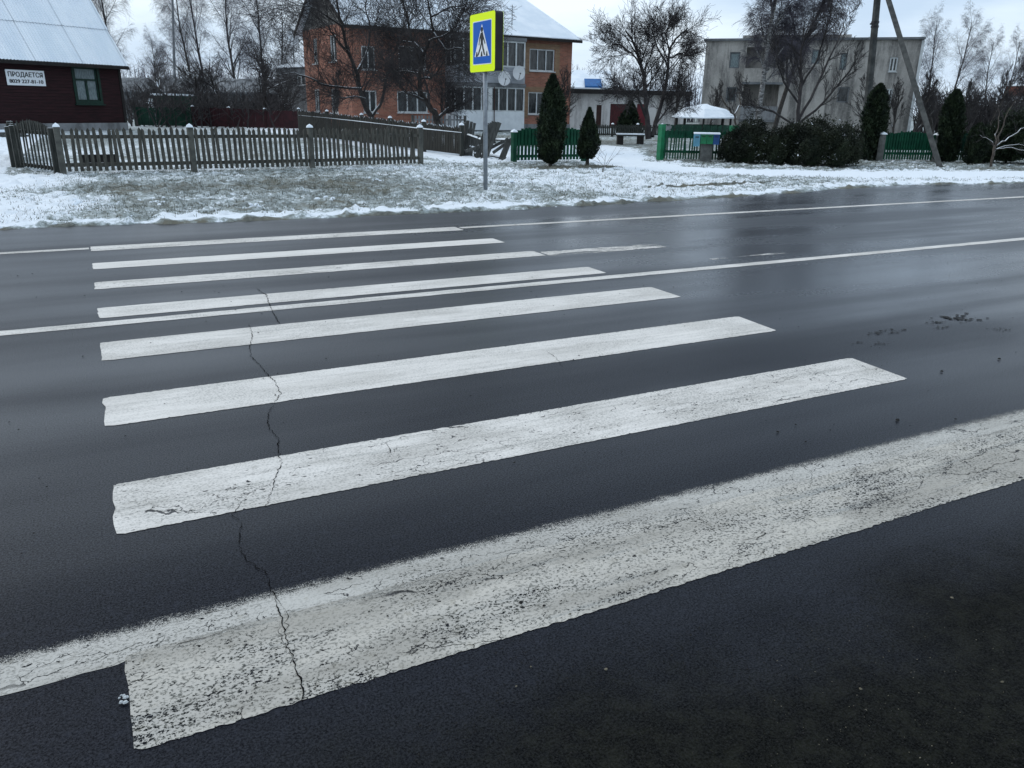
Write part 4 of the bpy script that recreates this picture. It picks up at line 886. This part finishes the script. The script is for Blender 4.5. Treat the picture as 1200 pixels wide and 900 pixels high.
# local: x runs along -Y of the world, y along +X; faces look towards -y (traffic from the left) and +y
zc = ztop - S / 2
def rsq(h, r, n=5):
    out = []
    for cx, cy, a0 in ((h - r, h - r, 0), (-h + r, h - r, 90), (-h + r, -h + r, 180), (h - r, -h + r, 270)):
        for k in range(n + 1): a = R(a0 + 90 * k / n); out.append((cx + r * math.cos(a), cy + r * math.sin(a)))
    return out
def sign_face(yf, flip):
    mm = Matrix.Translation((0, yf, zc)) @ (Matrix.Rotation(math.pi, 4, 'Z') if flip else Matrix.Identity(4)) @ Matrix.Rotation(math.pi / 2, 4, 'X')
    def T(dz): return mm @ Matrix.Diagonal((.95, .88, 1, 1)) @ Matrix.Translation((0, 0, dz))
    pl = MB().prism(rsq(.5, .05), T(0), .004).build('face_plate', M['lime'], o)
    MB().prism(rsq(.375, .02), T(.0045), .001).build('blue_border', M['white'], pl); MB().prism(rsq(.36, .02), T(.006), .001).build('blue_field', M['blue'], pl)
    MB().prism([(-.30, -.235), (.30, -.235), (0, .315)], T(.0075), .001).build('white_triangle', M['white'], pl)
    k = MB(); t9 = T(.009) @ Matrix.Diagonal((1.0, 1, 1, 1)); tf = t9 @ Matrix.Diagonal((1.35, 1.12, 1, 1)) @ Matrix.Translation((0, .018, 0))
    hd = [(.0 + .035 * math.cos(a * .5236), .18 + .04 * math.sin(a * .5236)) for a in range(12)]; k.prism(hd, tf, .001)
    k.prism([(-.035, .135), (.03, .14), (.045, .06), (.03, -.02), (-.03, -.02), (-.045, .05)], tf, .001)
    k.prism([(-.035, .13), (-.075, .06), (-.095, -.05), (-.075, -.055), (-.055, .04), (-.03, .09)], tf, .001); k.prism([(.03, .13), (.06, .06), (.105, -.03), (.09, -.05), (.045, .03), (.03, .06)], tf, .001)
    k.prism([(-.03, -.015), (.01, -.015), (-.03, -.11), (-.10, -.21), (-.135, -.21), (-.065, -.10)], tf, .001); k.prism([(-.005, -.015), (.032, -.015), (.055, -.10), (.10, -.205), (.065, -.215), (.015, -.11)], tf, .001)
    for x_ in (-.215, -.015, .195): k.prism([(x_ - .035, -.233), (x_ + .045, -.233), (x_ + .015 if x_ > 0 else x_ + .03, -.15), (x_ - .005, -.15)], t9, .0008)
    k.build('pictogram', M['black'], pl)
sign_face(-.07, False); sign_face(.07, True)
cs = MB(); cs.v = []; ring = rsq(.499, .05)
N = len(ring); cs.add([(x_ * .95, -.0695, zc + z_ * .88) for x_, z_ in ring] + [(x_ * .95, .0695, zc + z_ * .88) for x_, z_ in ring], [(i, (i + 1) % N, N + (i + 1) % N, N + i) for i in range(N)])
cs.build('sign_case', M['signback'], o)

# ---------------------------------------------------------------- utility pole with strut
f1 = PD(1011, 27); t1 = PV(1028, 0, 27); t1 = f1 + (t1 - f1) * 1.35
o = thing('utility_pole', 'tall grey concrete utility pole with a leaning strut beside the dark hedge', 'utility pole', (f1.x, f1.y, 0), 0)
MB().tube([Vector((0, 0, -.2)), (t1 - f1) * .5, t1 - f1], [.125, .115, .10], 8).build('pole', M['concrete'], o)
f2 = G(1102, 198); dp = 26.7; t2 = PV(1037.5, -12, dp); d2 = t2 - f2
MB().tube([f2 - f1 - d2 * .03, (f2 + d2 * .5) - f1, f2 + d2 * 1.06 - f1], [.092, .095, .10], 4).build('strut', M['concrete'], o)
cl = MB()
for k in (.62, .64): q_ = (t1 - f1) * k; cl.tube([q_ + Vector((-.0, 0, -.03)), q_ + Vector((0, 0, .03))], .128, 8)
cl.box((t1 - f1) * .63 + Vector((-.2, -.05, 0)), (.14, .05, .05)); cl.build('band', M['signback'], o)
# mast left
p = PD(206, 75); tp = PV(201, -40, 75)
o = MB().tube([(0, 0, 0), tp - p], [.14, .09], 6).build('radio_mast', M['greypanel']); o.location = p; tag(o, 'thin tall mast rising behind the orchard right of the plank house', 'mast')

# ---------------------------------------------------------------- bare trees
def branch(T, C, rn, p, d, L_, r, lev, P, first=False):
    n = max(3, min(9, int(L_ / P.get('seg', .3)))); pts = [p.copy()]; q = p.copy(); dd = d.copy()
    for i in range(n):
        g = P['trop'][min(lev, len(P['trop']) - 1)]
        dd = (dd + Vector((rn.gauss(0, P['wig']), rn.gauss(0, P['wig']), rn.gauss(0, P['wig']) + g / n * 3))).normalized(); q = q + dd * (L_ / n)
        if q.z < .3: q.z = .3
        pts.append(q.copy())
    rt = max(P.get('rmin', .004), r * P.get('taper', .4)); rad = [r + (rt - r) * i / n for i in range(n + 1)]
    (T if lev <= 1 else C).tube(pts, rad, 7 if lev == 0 else (5 if lev == 1 else 3), False)
    kids(T, C, rn, pts, rad, L_, lev, P)
def kids(T, C, rn, pts, rad, L_, lev, P, t0=None):
    if lev >= len(P['n']): return
    n = len(pts) - 1; k = P['n'][lev]; t0 = P['t0'][min(lev, len(P['t0']) - 1)] if t0 is None else t0
    for j in range(k):
        t = t0 + (1 - t0) * (j + rn.random()) / k; i = min(n - 1, int(t * n)); f = t * n - i; p = pts[i].lerp(pts[i + 1], f); d = (pts[i + 1] - pts[i]).normalized()
        a = rn.uniform(*P['ang']); ax = d.cross(Vector((rn.gauss(0, 1), rn.gauss(0, 1), rn.gauss(0, 1)))).normalized(); d2 = (Matrix.Rotation(a, 3, ax) @ d)
        l2 = L_ * rn.uniform(*P['ls'][min(lev, len(P['ls']) - 1)]) * (1 - .35 * t if lev else 1 - .5 * t); r2 = max(P.get('rmin', .004), (rad[i] + (rad[i + 1] - rad[i]) * f) * rn.uniform(.34, .56))
        branch(T, C, rn, p, d2, l2, r2, lev + 1, P)
def bare_tree(name, label, loc, H, r, P, seed, trunk='bark', twig='twig', group=None, cat='tree'):
    rn = random.Random(seed); o = thing(name, label, cat, (loc[0], loc[1], 0), 0, group); T, C = MB(), MB()
    branch(T, C, rn, Vector((0, 0, -.1)), Vector((rn.gauss(0, .05), rn.gauss(0, .05), 1)).normalized(), H, r, 0, P)
    T.build('trunk', M[trunk], o, True); C.build('crown', M[twig], o); return o
def limb_tree(name, label, base, limbs, P, seed, trunk='bark', twig='twig', cat='tree', t0=.25):
    """limbs: lists of (point, radius) in world space, drawn through by hand, twigs grown from them"""
    rn = random.Random(seed); b = Vector((base.x, base.y, 0)); o = thing(name, label, cat, b); T, C = MB(), MB()
    for lb in limbs:
        pts = [q - b for q, _ in lb]; rad = [r for _, r in lb]; dense = [pts[0]]; dr = [rad[0]]
        for i in range(len(pts) - 1):
            for k in (1, 2, 3): dense.append(pts[i].lerp(pts[i + 1], k / 3) + Vector((rn.gauss(0, .02), rn.gauss(0, .02), rn.gauss(0, .02))) * (k < 3)); dr.append(rad[i] + (rad[i + 1] - rad[i]) * k / 3)
        dr = [q * .78 for q in dr]; T.tube(dense, dr, 7, False); Ls = sum((dense[i + 1] - dense[i]).length for i in range(len(dense) - 1))
        kids(T, C, rn, dense, dr, min(Ls * .5 + P.get('reach', .6), 3.2), 1, P, t0)
    T.build('trunk', M[trunk], o, True); C.build('crown', M[twig], o); return o
APPLE = dict(n=[12, 9, 7, 5], t0=[.3, .2, .15], ang=(.5, 1.15), ls=[(.6, .95), (.4, .7), (.35, .6), (.3, .5)], trop=[.1, .02, .0, .02], wig=.16, rmin=.005)
FRUIT = dict(n=[0, 15, 10, 9], t0=[.2, .15, .1], ang=(.4, 1.1), ls=[(.5, .8), (.3, .6), (.35, .6), (.3, .55)], trop=[.1, .10, .08, .05], wig=.10, rmin=.0055, taper=.3, reach=.8)
BIRCH = dict(n=[22, 9, 8, 6], t0=[.22, .15, .1], ang=(.35, .8), ls=[(.24, .42), (.35, .6), (.5, .8), (.7, 1.2)], trop=[.02, .08, -.05, -.20, -.35], wig=.06, rmin=.0032, seg=.45, taper=.25)
SPIKY = dict(n=[10, 8, 6, 4], t0=[.15, .15, .1], ang=(.25, .6), ls=[(.45, .7), (.4, .65), (.4, .6), (.4, .6)], trop=[.05, .12, .1, .06], wig=.06, rmin=.005, seg=.4)
def LB(d0, *pts): return [(PV(x, y, d0 + dd), r) for x, y, dd, r in pts]

# trees in front of the brick house
d0 = 36; b = PD(437, d0)
limb_tree('apple_tree', 'spreading bare apple tree with long snowy limbs before the brick gable', b, [
 LB(d0, (438, 152, 0, .17), (436, 138, 0, .16), (427, 122, 0, .14), (421, 100, -.2, .12), (416, 80, -.3, .10), (405, 50, -.4, .085), (398, 20, -.5, .065), (392, -20, -.5, .04)),
 LB(d0, (437, 135, 0, .10), (448, 118, .3, .085), (452, 95, .5, .07), (460, 66, .9, .055), (470, 40, 1.2, .04), (478, 10, 1.5, .025)),
 LB(d0, (423, 104, -.2, .075), (405, 103, -.8, .065), (378, 99, -1.2, .055), (365, 92, -1.5, .045), (345, 85, -1.8, .03), (326, 88, -2, .015)),
 LB(d0, (428, 116, 0, .06), (415, 113, -.5, .05), (400, 115, -.9, .035), (392, 104, -1, .02)),
 LB(d0, (418, 84, -.3, .07), (430, 60, .6, .06), (434, 35, 1.0, .05), (428, 8, 1.2, .035), (436, -20, 1.3, .02)),
 LB(d0, (410, 62, -.4, .06), (396, 48, -.9, .05), (384, 30, -1.4, .035), (362, 12, -2, .02)),
 LB(d0, (447, 95, .5, .05), (466, 88, .2, .04), (488, 83, 0, .03), (510, 88, -.2, .015)),
 LB(d0, (400, 30, -.5, .05), (370, 10, -1.5, .03), (345, 4, -2, .02), (330, -4, -2.4, .012)),
], dict(FRUIT, reach=1.6, rmin=.0048, n=[0, 16, 10, 7], ls=[(.6, .9), (.5, .85), (.5, .9), (.4, .8)]), 5, 'barksnow', 'twig')
d0 = 29; b = PD(512, d0)
limb_tree('apple_tree', 'dark leaning apple tree with a thick low fork beside the pale garden pickets', b, [
 LB(d0, (514, 150, 0, .16), (511, 136, 0, .15), (503, 124, -.1, .13), (493, 108, -.2, .11), (492, 88, -.3, .09), (497, 62, -.4, .07), (508, 38, -.5, .05), (503, 10, -.7, .04), (497, -20, -.8, .025)),
 LB(d0, (513, 138, 0, .09), (520, 132, .1, .085), (526, 127, .2, .075)),
 LB(d0, (502, 122, 0, .07), (488, 113, -.4, .06), (476, 109, -.7, .04), (470, 104, -.9, .02)),
 LB(d0, (494, 92, -.2, .06), (505, 92, -.4, .05), (514, 82, -.6, .04), (522, 72, -.8, .02)),
 LB(d0, (493, 87, -.2, .055), (480, 84, .2, .045), (462, 84, .5, .04), (447, 91, .8, .02)),
 LB(d0, (497, 62, -.4, .05), (486, 50, .2, .04), (472, 48, .5, .025)),
 LB(d0, (503, 48, -.5, .05), (520, 42, -.9, .04), (535, 30, -1.2, .03), (548, 0, -1.5, .02)),
 LB(d0, (508, 38, -.5, .05), (522, 58, -1, .035), (536, 56, -1.3, .03), (549, 60, -1.5, .015)),
 LB(d0, (494, 80, -.3, .06), (484, 50, 0, .05), (478, 20, .3, .04), (466, -10, .5, .025)),
 LB(d0, (505, 20, -.6, .04), (528, 8, -1, .03), (560, 4, -1.5, .015)),
], dict(FRUIT, reach=1.5, rmin=.0044, n=[0, 16, 9, 7], ls=[(.6, .9), (.5, .85), (.5, .9), (.4, .8)]), 6, 'barksnow', 'twig')
# tree by the bench
d0 = 33.5; b = PD(764, d0)
limb_tree('fruit_tree', 'twin-stemmed bare fruit tree in the yard right of the bench', b, [
 LB(d0, (760, 163, 0, .17), (759, 145, 0, .14), (757, 120, 0, .12), (755, 95, 0, .10), (750, 72, 0, .08), (742, 50, .3, .06), (733, 36, .5, .04)),
 LB(d0, (764, 160, 0, .13), (771, 135, .3, .11), (778, 110, .5, .09), (783, 75, .6, .075), (786, 55, .8, .06), (796, 42, 1, .045), (806, 33, 1.2, .03)),
 LB(d0, (758, 140, 0, .07), (748, 115, -.3, .06), (738, 108, -.7, .04), (724, 104, -1, .02)),
 LB(d0, (753, 82, 0, .05), (740, 62, -.5, .04), (726, 52, -.8, .03), (712, 55, -1, .02)),
 LB(d0, (783, 80, .6, .05), (770, 55, 0, .04), (764, 35, -.2, .025)),
 LB(d0, (784, 68, .7, .05), (796, 62, 1.2, .04), (808, 66, 1.5, .02)),
 LB(d0, (767, 148, 0, .05), (782, 128, .5, .04), (800, 112, .9, .025)),
 LB(d0, (784, 60, .7, .04), (780, 40, .4, .03), (786, 24, .5, .018)),
], dict(FRUIT, n=[0, 18, 10, 8], reach=1.0, rmin=.0048, ls=[(.6, .9), (.42, .75), (.42, .75), (.4, .7)]), 7, 'twig', 'twig')
tw = dict(FRUIT); 
# birch and shrub tree before the grey block
p = PD(886, 47); bare_tree('birch_tree', 'tall weeping birch with pale trunk before the grey block', p, 13.5, .17, dict(BIRCH, n=[30, 11, 9, 7], rmin=.0046, ls=[(.15, .26), (.4, .7), (.5, .8), (.7, 1.2)]), 21, 'birch', 'ftwig')
p = PD(905, 49); bare_tree('birch_tree', 'second tall birch with drooping dark twigs just right of the pale trunk', p, 14, .15, dict(BIRCH, n=[30, 11, 9, 7], rmin=.0046, ls=[(.15, .26), (.4, .7), (.5, .8), (.7, 1.2)]), 22, 'bark', 'ftwig')
d0 = 34; b = PD(935, d0)
limb_tree('plum_tree', 'dense upright bare plum tree behind the hedge, before the grey block', b, [
 LB(d0, (935, 165, 0, .12), (935, 130, 0, .10), (940, 95, .2, .08), (938, 60, .3, .06), (948, 30, .4, .03)),
 LB(d0, (936, 140, 0, .08), (955, 105, .5, .07), (970, 72, .9, .05), (985, 40, 1.2, .03), (992, 20, 1.3, .015)),
 LB(d0, (936, 145, 0, .07), (965, 120, -.3, .06), (990, 90, -.6, .04), (1005, 68, -.8, .02)),
 LB(d0, (940, 100, .2, .06), (958, 70, -.3, .05), (968, 35, -.6, .03), (975, 12, -.8, .015)),
 LB(d0, (935, 120, 0, .06), (918, 95, -.5, .05), (910, 70, -.8, .03), (912, 45, -1, .015)),
 LB(d0, (936, 150, 0, .06), (905, 130, -.6, .05), (885, 125, -1, .03), (868, 112, -1.3, .015)),
], dict(FRUIT, n=[0, 12, 8, 6], trop=[.1, .16, .12, .1], ang=(.3, .8)), 8, 'twig', 'twig')
d0 = 27; b = PD(862, d0)
limb_tree('young_tree', 'small crooked bare tree with a snowy fork between gazebo and hedge', b, [
 LB(d0, (862, 170, 0, .05), (862, 145, 0, .045), (861, 134, 0, .04), (851, 124, -.2, .03), (845, 112, -.3, .02)), LB(d0, (861, 134, 0, .035), (868, 122, .2, .03), (866, 108, .3, .015)),
], dict(FRUIT, n=[0, 6, 5, 3]), 9, 'stem', 'twig')
# orchard trees left, between the plots
ORCH = 'bare trees of the orchard behind the empty plot'
for (px, d, h, r_, sd_, P_, tk, lb) in [
 (200, 54, 4.6, .14, 31, APPLE, 'bark', 'rounded bare apple tree just right of the green shed'),
 (238, 56, 4.2, .17, 32, APPLE, 'bark', 'thick-stemmed bare apple tree left of the two narrow openings'),
 (270, 58, 5.2, .15, 33, APPLE, 'bark', 'leaning bare apple tree directly left of the two narrow openings'),
 (311, 50, 4.4, .16, 34, APPLE, 'bark', 'low wide bare apple tree right of the two narrow openings'),
 (172, 58, 4.2, .13, 35, APPLE, 'bark', 'dark bare tree close to the right corner of the plank house'),
 (333, 54, 3.4, .11, 36, APPLE, 'bark', 'small bare tree at the left end of the plastered annex')]:
    bare_tree('orchard_tree', lb, PD(px, d), h * .8, r_, P_, sd_, tk, 'twig', ORCH)
BL = dict(BIRCH, n=[22, 9, 8, 4])
bt = bare_tree('birch_tree', 'tall thin birch above the green shed, close right of the mast', PD(228, 84), 13, .15, BL, 41, 'bark', 'ftwig', 'tall birches behind the orchard')
b2 = bare_tree('birch_tree', 'tall dense weeping birch above the two narrow openings', PD(283, 78), 12.5, .16, dict(BL, n=[26, 10, 9, 4]), 42, 'bark', 'ftwig', 'tall birches behind the orchard')
copy_thing(b2, PD(312, 86), 2.1, 'tall weeping birch left of the big mast dish, right of the densest birch', 1.06)
copy_thing(bt, PD(247, 88), 1.3, 'tall slim birch between the shed and the densest birch', 1.05)
copy_thing(bt, PD(330, 82), 4.0, 'slender birch nearest to the big mast dish', .8)
copy_thing(b2, PD(131, 72), 3.3, 'birch rising just behind the right verge of the plank house roof', .95)
copy_thing(bt, PD(186, 80), 3.0, 'short birch left of the mast behind the dark apple trees', .55)
# birches on the right
g_ = 'faint birches behind the green fence on the right'
copy_thing(bt, PD(1085, 76), .6, 'birch right behind the corner of the grey block', .72, g_)
copy_thing(bt, PD(1108, 84), 2.6, 'faint birch behind the tall dark thuja', .80, g_)
copy_thing(bt, PD(1146, 90), 5.0, 'faint birch between the dark thuja and the red-brown building', .70, g_)
copy_thing(bt, PD(1172, 84), 1.9, 'faint birch at the left end of the red-brown building', .66, g_)
copy_thing(b2, PD(1195, 95), .9, 'faint birch rising behind the red-brown building', .66, g_)
rt = bare_tree('bare_shrub', 'bare upright bush behind the fence left of the strut', PD(1046, 45), 2.6, .07, SPIKY, 51, 'bark', 'twig', 'bare bushes behind the right hand fences', 'shrub')
for px, d, s_, lb in ((1066, 43, 1.0, 'bare bush behind the arched green fence, at the strut'), (1092, 46, 1.15, 'bare bush just right of the strut behind the thuja'), (1128, 44, 1.0, 'bare bush right of the tall thuja'), (1150, 40, 1.2, 'bare bush behind the small snowy-branched tree'), (1185, 36, 1.15, 'bare bush at the right margin below the red-brown building'), (1210, 34, 1.1, 'bare bush cut off by the right margin'), (1022, 47, 1.1, 'bare bush behind the slim thuja at the pole'), (830, 52, 1.0, 'bare bush behind the gazebo at the corner of the grey block'), (790, 56, 1.35, 'dark bare bush between the fruit tree and the gazebo'), (655, 46, 1.1, 'bare bush at the right corner of the brick house'), (390, 43, 1.0, 'dark bush at the foot of the brick gable')):
    copy_thing(rt, PD(px, d), px * .37, lb, s_)
# small pruned tree at the right
b = G(1163, 198); d0 = (b - CAM).dot(cf_)
limb_tree('young_tree', 'small pruned tree with five snow-lined boughs at the right margin', b, [
 LB(d0, (1162, 202, 0, .05), (1163, 185, 0, .045), (1166, 171, 0, .05), (1167, 168, 0, .03)),
 LB(d0, (1166, 171, 0, .025), (1168, 155, .1, .02), (1170, 138, .2, .014), (1169, 120, .3, .008)), LB(d0, (1167, 170, 0, .028), (1173, 154, -.1, .022), (1178, 138, -.2, .018), (1190, 118, -.3, .008)),
 LB(d0, (1168, 171, 0, .026), (1182, 161, .1, .02), (1196, 151, .2, .015), (1215, 142, .2, .008)), LB(d0, (1167, 175, 0, .024), (1180, 173, -.1, .018), (1196, 176, -.2, .014), (1210, 178, -.2, .008)), LB(d0, (1167, 176, 0, .022), (1178, 171, .2, .016), (1194, 169, .3, .013), (1212, 172, .4, .008)),
 LB(d0, (1165, 172, 0, .014), (1158, 163, .1, .01), (1148, 158, .2, .006)),
], dict(FRUIT, n=[0, 4, 3, 2], rmin=.003), 12, 'stem', 'twig', t0=.5)
b = G(708, 205); d0 = (b - CAM).dot(cf_)
limb_tree('sapling', 'thin bare sapling in the verge right of the small thuja', b, [LB(d0, (707, 208, 0, .012), (708, 195, 0, .008), (711, 180, 0, .004)), LB(d0, (708, 200, 0, .006), (703, 190, 0, .004), (701, 184, 0, .003)), LB(d0, (708, 198, 0, .006), (714, 190, 0, .004), (716, 186, 0, .003))], dict(FRUIT, n=[0, 3, 2], rmin=.002), 13, 'stem', 'twig', 'sapling')

# ---------------------------------------------------------------- evergreens
def foliage(rn, prof, n, leaf, squash=1.0, lump=.24, hedge=None):
    """small upright sprays spread through an uneven volume; prof(t) radius by height 0..1"""
    V = []; H = prof['h']
    if hedge: lx, ly = hedge
    ph = rn.rand(6) * 6.28
    zt = rn.rand(n) ** .9; a = rn.rand(n) * 2 * np.pi
    rad = np.interp(zt, prof['t'], prof['r'])
    lumpf = 1 + lump * (np.sin(3 * a + ph[0] + zt * 7) * .5 + np.sin(5 * a + ph[1] - zt * 13) * .35 + np.sin(9 * a + ph[2] + zt * 23) * .3)
    u = np.sqrt(rn.rand(n)) * .35 + .65 + rn.randn(n) * .085
    rr = rad * lumpf * u; x = rr * np.cos(a); y = rr * np.sin(a); z = zt * H + prof.get('z0', .05)
    return x, y, z, a
def sprays(x, y, z, a, rn, leaf, up=.7):
    n = len(x); ln = leaf * rn.uniform(.6, 1.4, n); out = rn.uniform(.2, .9, n)
    dx = np.cos(a) * out + rn.randn(n) * .35; dy = np.sin(a) * out + rn.randn(n) * .35; dz = up + rn.randn(n) * .35; q = np.sqrt(dx * dx + dy * dy + dz * dz); dx, dy, dz = dx / q, dy / q, dz / q
    b = rn.rand(n) * 6.28; wx, wy, wz = np.cos(b) * .32, np.sin(b) * .32, rn.randn(n) * .12
    c = np.stack([x, y, z], -1); D = np.stack([dx, dy, dz], -1) * ln[:, None]; W_ = np.stack([wx, wy, wz], -1) * ln[:, None]
    return np.stack([c - D * .4, c + W_, c + D * .8, c - W_], 1).reshape(-1, 3)
def evergreen(name, label, loc, prof, n, leaf, mat, seed, group=None, trunk_h=.25, core=.6):
    rn = np.random.RandomState(seed); o = thing(name, label, 'tree', (loc[0], loc[1], 0), 0, group)
    x, y, z, a = foliage(rn, prof, n, leaf); co = sprays(x, y, z, a, rn, leaf)
    me = bpy.data.meshes.new('foliage'); np_mesh(me, co, np.arange(len(co)).reshape(-1, 4)); me.materials.append(M[mat])
    c = bpy.data.objects.new('foliage', me); SC.collection.objects.link(c); c.parent = o
    m = MB(); pts = [(0, 0, -.05), (0, 0, trunk_h)]; rd = [.05, .045]
    for t in (.1, .3, .5, .7, .9): pts.append((0, 0, max(prof.get('z0', .05) + t * prof['h'], trunk_h + .01 * t))); rd.append(.04 * (1.05 - t))
    m.tube(pts, rd, 7).build('trunk', M['bark'], o)
    m = MB(); K = 10; m.tube([(0, 0, prof.get('z0', .05) + t * prof['h']) for t in np.linspace(.05, .95, K)], [float(np.interp(t, prof['t'], prof['r'])) * core for t in np.linspace(.05, .95, K)], 10).build('inner_foliage', M[mat], o)
    return o
b = G(645, 196); dd_ = (b - CAM).dot(cf_); hh_ = HT(647, 88, dd_)
evergreen('thuja', 'tall slim dark thuja in front of the green fence, left of the small one', b, dict(h=hh_ - .1, t=[0, .06, .25, .5, .75, .92, 1], r=[.08, .25, .31, .31, .24, .11, .02], z0=.1), 13000, .06, 'thuja', 61)
b = G(688, 195.5); dd_ = (b - CAM).dot(cf_); hh_ = HT(686, 127, dd_)
evergreen('thuja', 'small conical thuja at the right end of the arched fence, by the opening', b, dict(h=hh_ - .2, t=[0, .1, .3, .6, .85, 1], r=[.13, .22, .26, .18, .08, .01], z0=.2), 7500, .055, 'thuja', 62)
b = PD(737, 48); hh_ = HT(737, 119, 48)
evergreen('conical_shrub', 'broad conical evergreen before the maroon garage door', b, dict(h=hh_, t=[0, .2, .6, 1], r=[.72, .75, .45, .05], z0=0), 7000, .12, 'thuja', 63)
b = PD(1018, 24.5); hh_ = HT(1019, 101, 24.5)
evergreen('thuja', 'dark columnar thuja right of the hedge at the utility pole', b, dict(h=hh_, t=[0, .2, .6, .85, .95, 1], r=[.28, .35, .33, .24, .12, .02], z0=.05), 11000, .075, 'thuja', 64)
b = G(1106, 191); dd_ = (b - CAM).dot(cf_); hh_ = HT(1108, 108, dd_)
evergreen('thuja', 'tall dark columnar thuja right behind the strut foot', b, dict(h=hh_, t=[0, .15, .6, .88, .96, 1], r=[.26, .32, .30, .20, .10, .02], z0=.05), 11000, .075, 'thuja', 65)
b = G(1139, 194); dd_ = (b - CAM).dot(cf_); hh_ = HT(1139, 146, dd_)
evergreen('thuja', 'low dark thuja between the tall thuja and the pruned tree', b, dict(h=hh_, t=[0, .2, .6, .9, 1], r=[.18, .28, .27, .16, .03], z0=.03), 6000, .05, 'thuja', 66)
def hedge(name, label, lobes, n, leaf, mat, seed):
    """one bush mass: lobes of (world point, radius, height)"""
    rn = np.random.RandomState(seed); base = lobes[0][0]; o = thing(name, label, 'shrub', (base.x, base.y, 0)); C_ = []; core = MB(); stems = MB()
    for (p, r, h) in lobes:
        q = p - base; k = int(n * r * h); th = rn.rand(k) * 2 * np.pi; ph = np.arccos(rn.uniform(-.55, 1, k)); lump = 1 + .13 * np.sin(4 * th + rn.rand() * 6 + 3 * ph) + .1 * np.sin(9 * th + 7 * ph) + rn.randn(k) * .05
        u = (rn.rand(k) ** .4) * .4 + .62; x = q.x + r * lump * u * np.sin(ph) * np.cos(th); y = q.y + r * lump * u * np.sin(ph) * np.sin(th); z = h * .42 + h * .58 * lump * u * np.cos(ph)
        C_.append(sprays(x, y, np.maximum(z, .02), th, rn, leaf, .5)); K = 8
        core.tube([(q.x, q.y, h * (.06 + .76 * t)) for t in np.linspace(0, 1, K)], [r * .66 * math.sqrt(max(.05, 1 - (2 * t - .9) ** 2 * .8)) for t in np.linspace(0, 1, K)], 10)
        for s_ in range(3): a_ = rn.rand() * 6.28; stems.tube([(q.x, q.y, 0), (q.x + .3 * r * math.cos(a_), q.y + .3 * r * math.sin(a_), h * .6)], [.03, .012], 5)
    co = np.concatenate(C_); me = bpy.data.meshes.new('foliage'); np_mesh(me, co, np.arange(len(co)).reshape(-1, 4)); me.materials.append(M[mat]); c = bpy.data.objects.new('foliage', me); SC.collection.objects.link(c); c.parent = o
    core.build('inner_foliage', M['thuja'], o); stems.build('stems', M['bark'], o); return o
def gl(px, py, dx=0, dy=0): return G(px, py) + Vector((dx, dy, 0))
hedge('evergreen_hedge', 'broad dark evergreen bush flecked with snow right of the mailboxes', [(gl(870, 193, 0, .4), .42, .86), (gl(886, 194, .1, .5), .52, 1.05), (gl(902, 193, .0, .8), .5, 1.18), (gl(920, 195, 0, .35), .50, .95), (gl(931, 194, .3, .6), .4, 1.08)], 13000, .048, 'hedge', 71)
hedge('evergreen_hedge', 'bigger dark evergreen bush flecked with snow left of the utility pole', [(gl(945, 196, 0, .5), .48, 1.06), (gl(962, 197, 0, .35), .52, 1.0), (gl(975, 196, 0, .7), .55, 1.24), (gl(992, 198, 0, .35), .50, .98), (gl(1004, 197, .1, .6), .46, 1.1)], 13000, .048, 'hedge', 72)
hedge('evergreen_bush', 'dark evergreen bushes at the right margin behind the pruned tree', [(gl(1172, 194, .2, .6), .5, 1.1), (gl(1196, 194, .2, .6), .62, 1.5), (gl(1225, 196, .2, .4), .7, 1.6)], 10000, .05, 'thuja', 73)

# distant thickets
def thicket(name, label, px0, px1, d, ytop, n, seed, mat='ftwig'):
    rn = random.Random(seed); m = MB()
    for i in range(n):
        px = rn.uniform(px0, px1); p = PD(px, d + rn.uniform(-6, 6)); h = (HT(px, ytop, d) * rn.uniform(.55, 1.05)); q = p + Vector((rn.gauss(0, .4), rn.gauss(0, .4), h)); md = p.lerp(q, .5) + Vector((rn.gauss(0, .3), rn.gauss(0, .3), 0))
        m.tube([p, md, q], [.06, .035, .012], 3, False)
        for k in range(9):
            t = rn.uniform(.2, .95); s_ = p.lerp(q, t); e = s_ + Vector((rn.gauss(0, .6), rn.gauss(0, .6), rn.uniform(.3, 1.2))); m.tube([s_, e], [.022, .008], 3, False)
    o = m.build(name, M[mat]); return tag(o, label, kind='stuff')
thicket('far_thicket', 'far bare thicket behind the garages and the distant house', 655, 860, 105, 74, 260, 81)
thicket('far_thicket', 'dark bare thicket behind the green fence on the right', 1070, 1260, 62, 110, 420, 82, 'twig')
thicket('far_thicket', 'dim thicket behind the orchard and the outbuilding', 90, 345, 92, 72, 320, 83)
thicket('far_thicket', 'dark undergrowth between the orchard trees', 150, 340, 52, 108, 200, 84, 'twig')

# fallen planks left of the fence, board heap inside the plot
p = PD(8, 31); o = thing('plank_pile', 'snow-covered planks lying before the plank house at the left margin', 'planks', (p.x, p.y, 0), .3)
for i in range(3): MB().bb(-1.6 + i * .1, .75 - i * .12, -.3 + i * .05, .3 - i * .05, .02 + i * .09, .10 + i * .09).build('plank', M['greywood'] if i < 2 else M['snow'], o)
p = G(103, 198) + Vector((.25, .45, 0)); o = thing('wooden_trough', 'dark low wooden box just behind the left end of the front picket fence', 'box', (p.x, p.y, 0), .12)
MB().bb(-.35, .35, -.15, .15, 0, .26).build('body', M['darkwood'], o); MB().bb(-.37, .37, -.17, .17, .263, .285).build('lid', M['oldwood'], o)
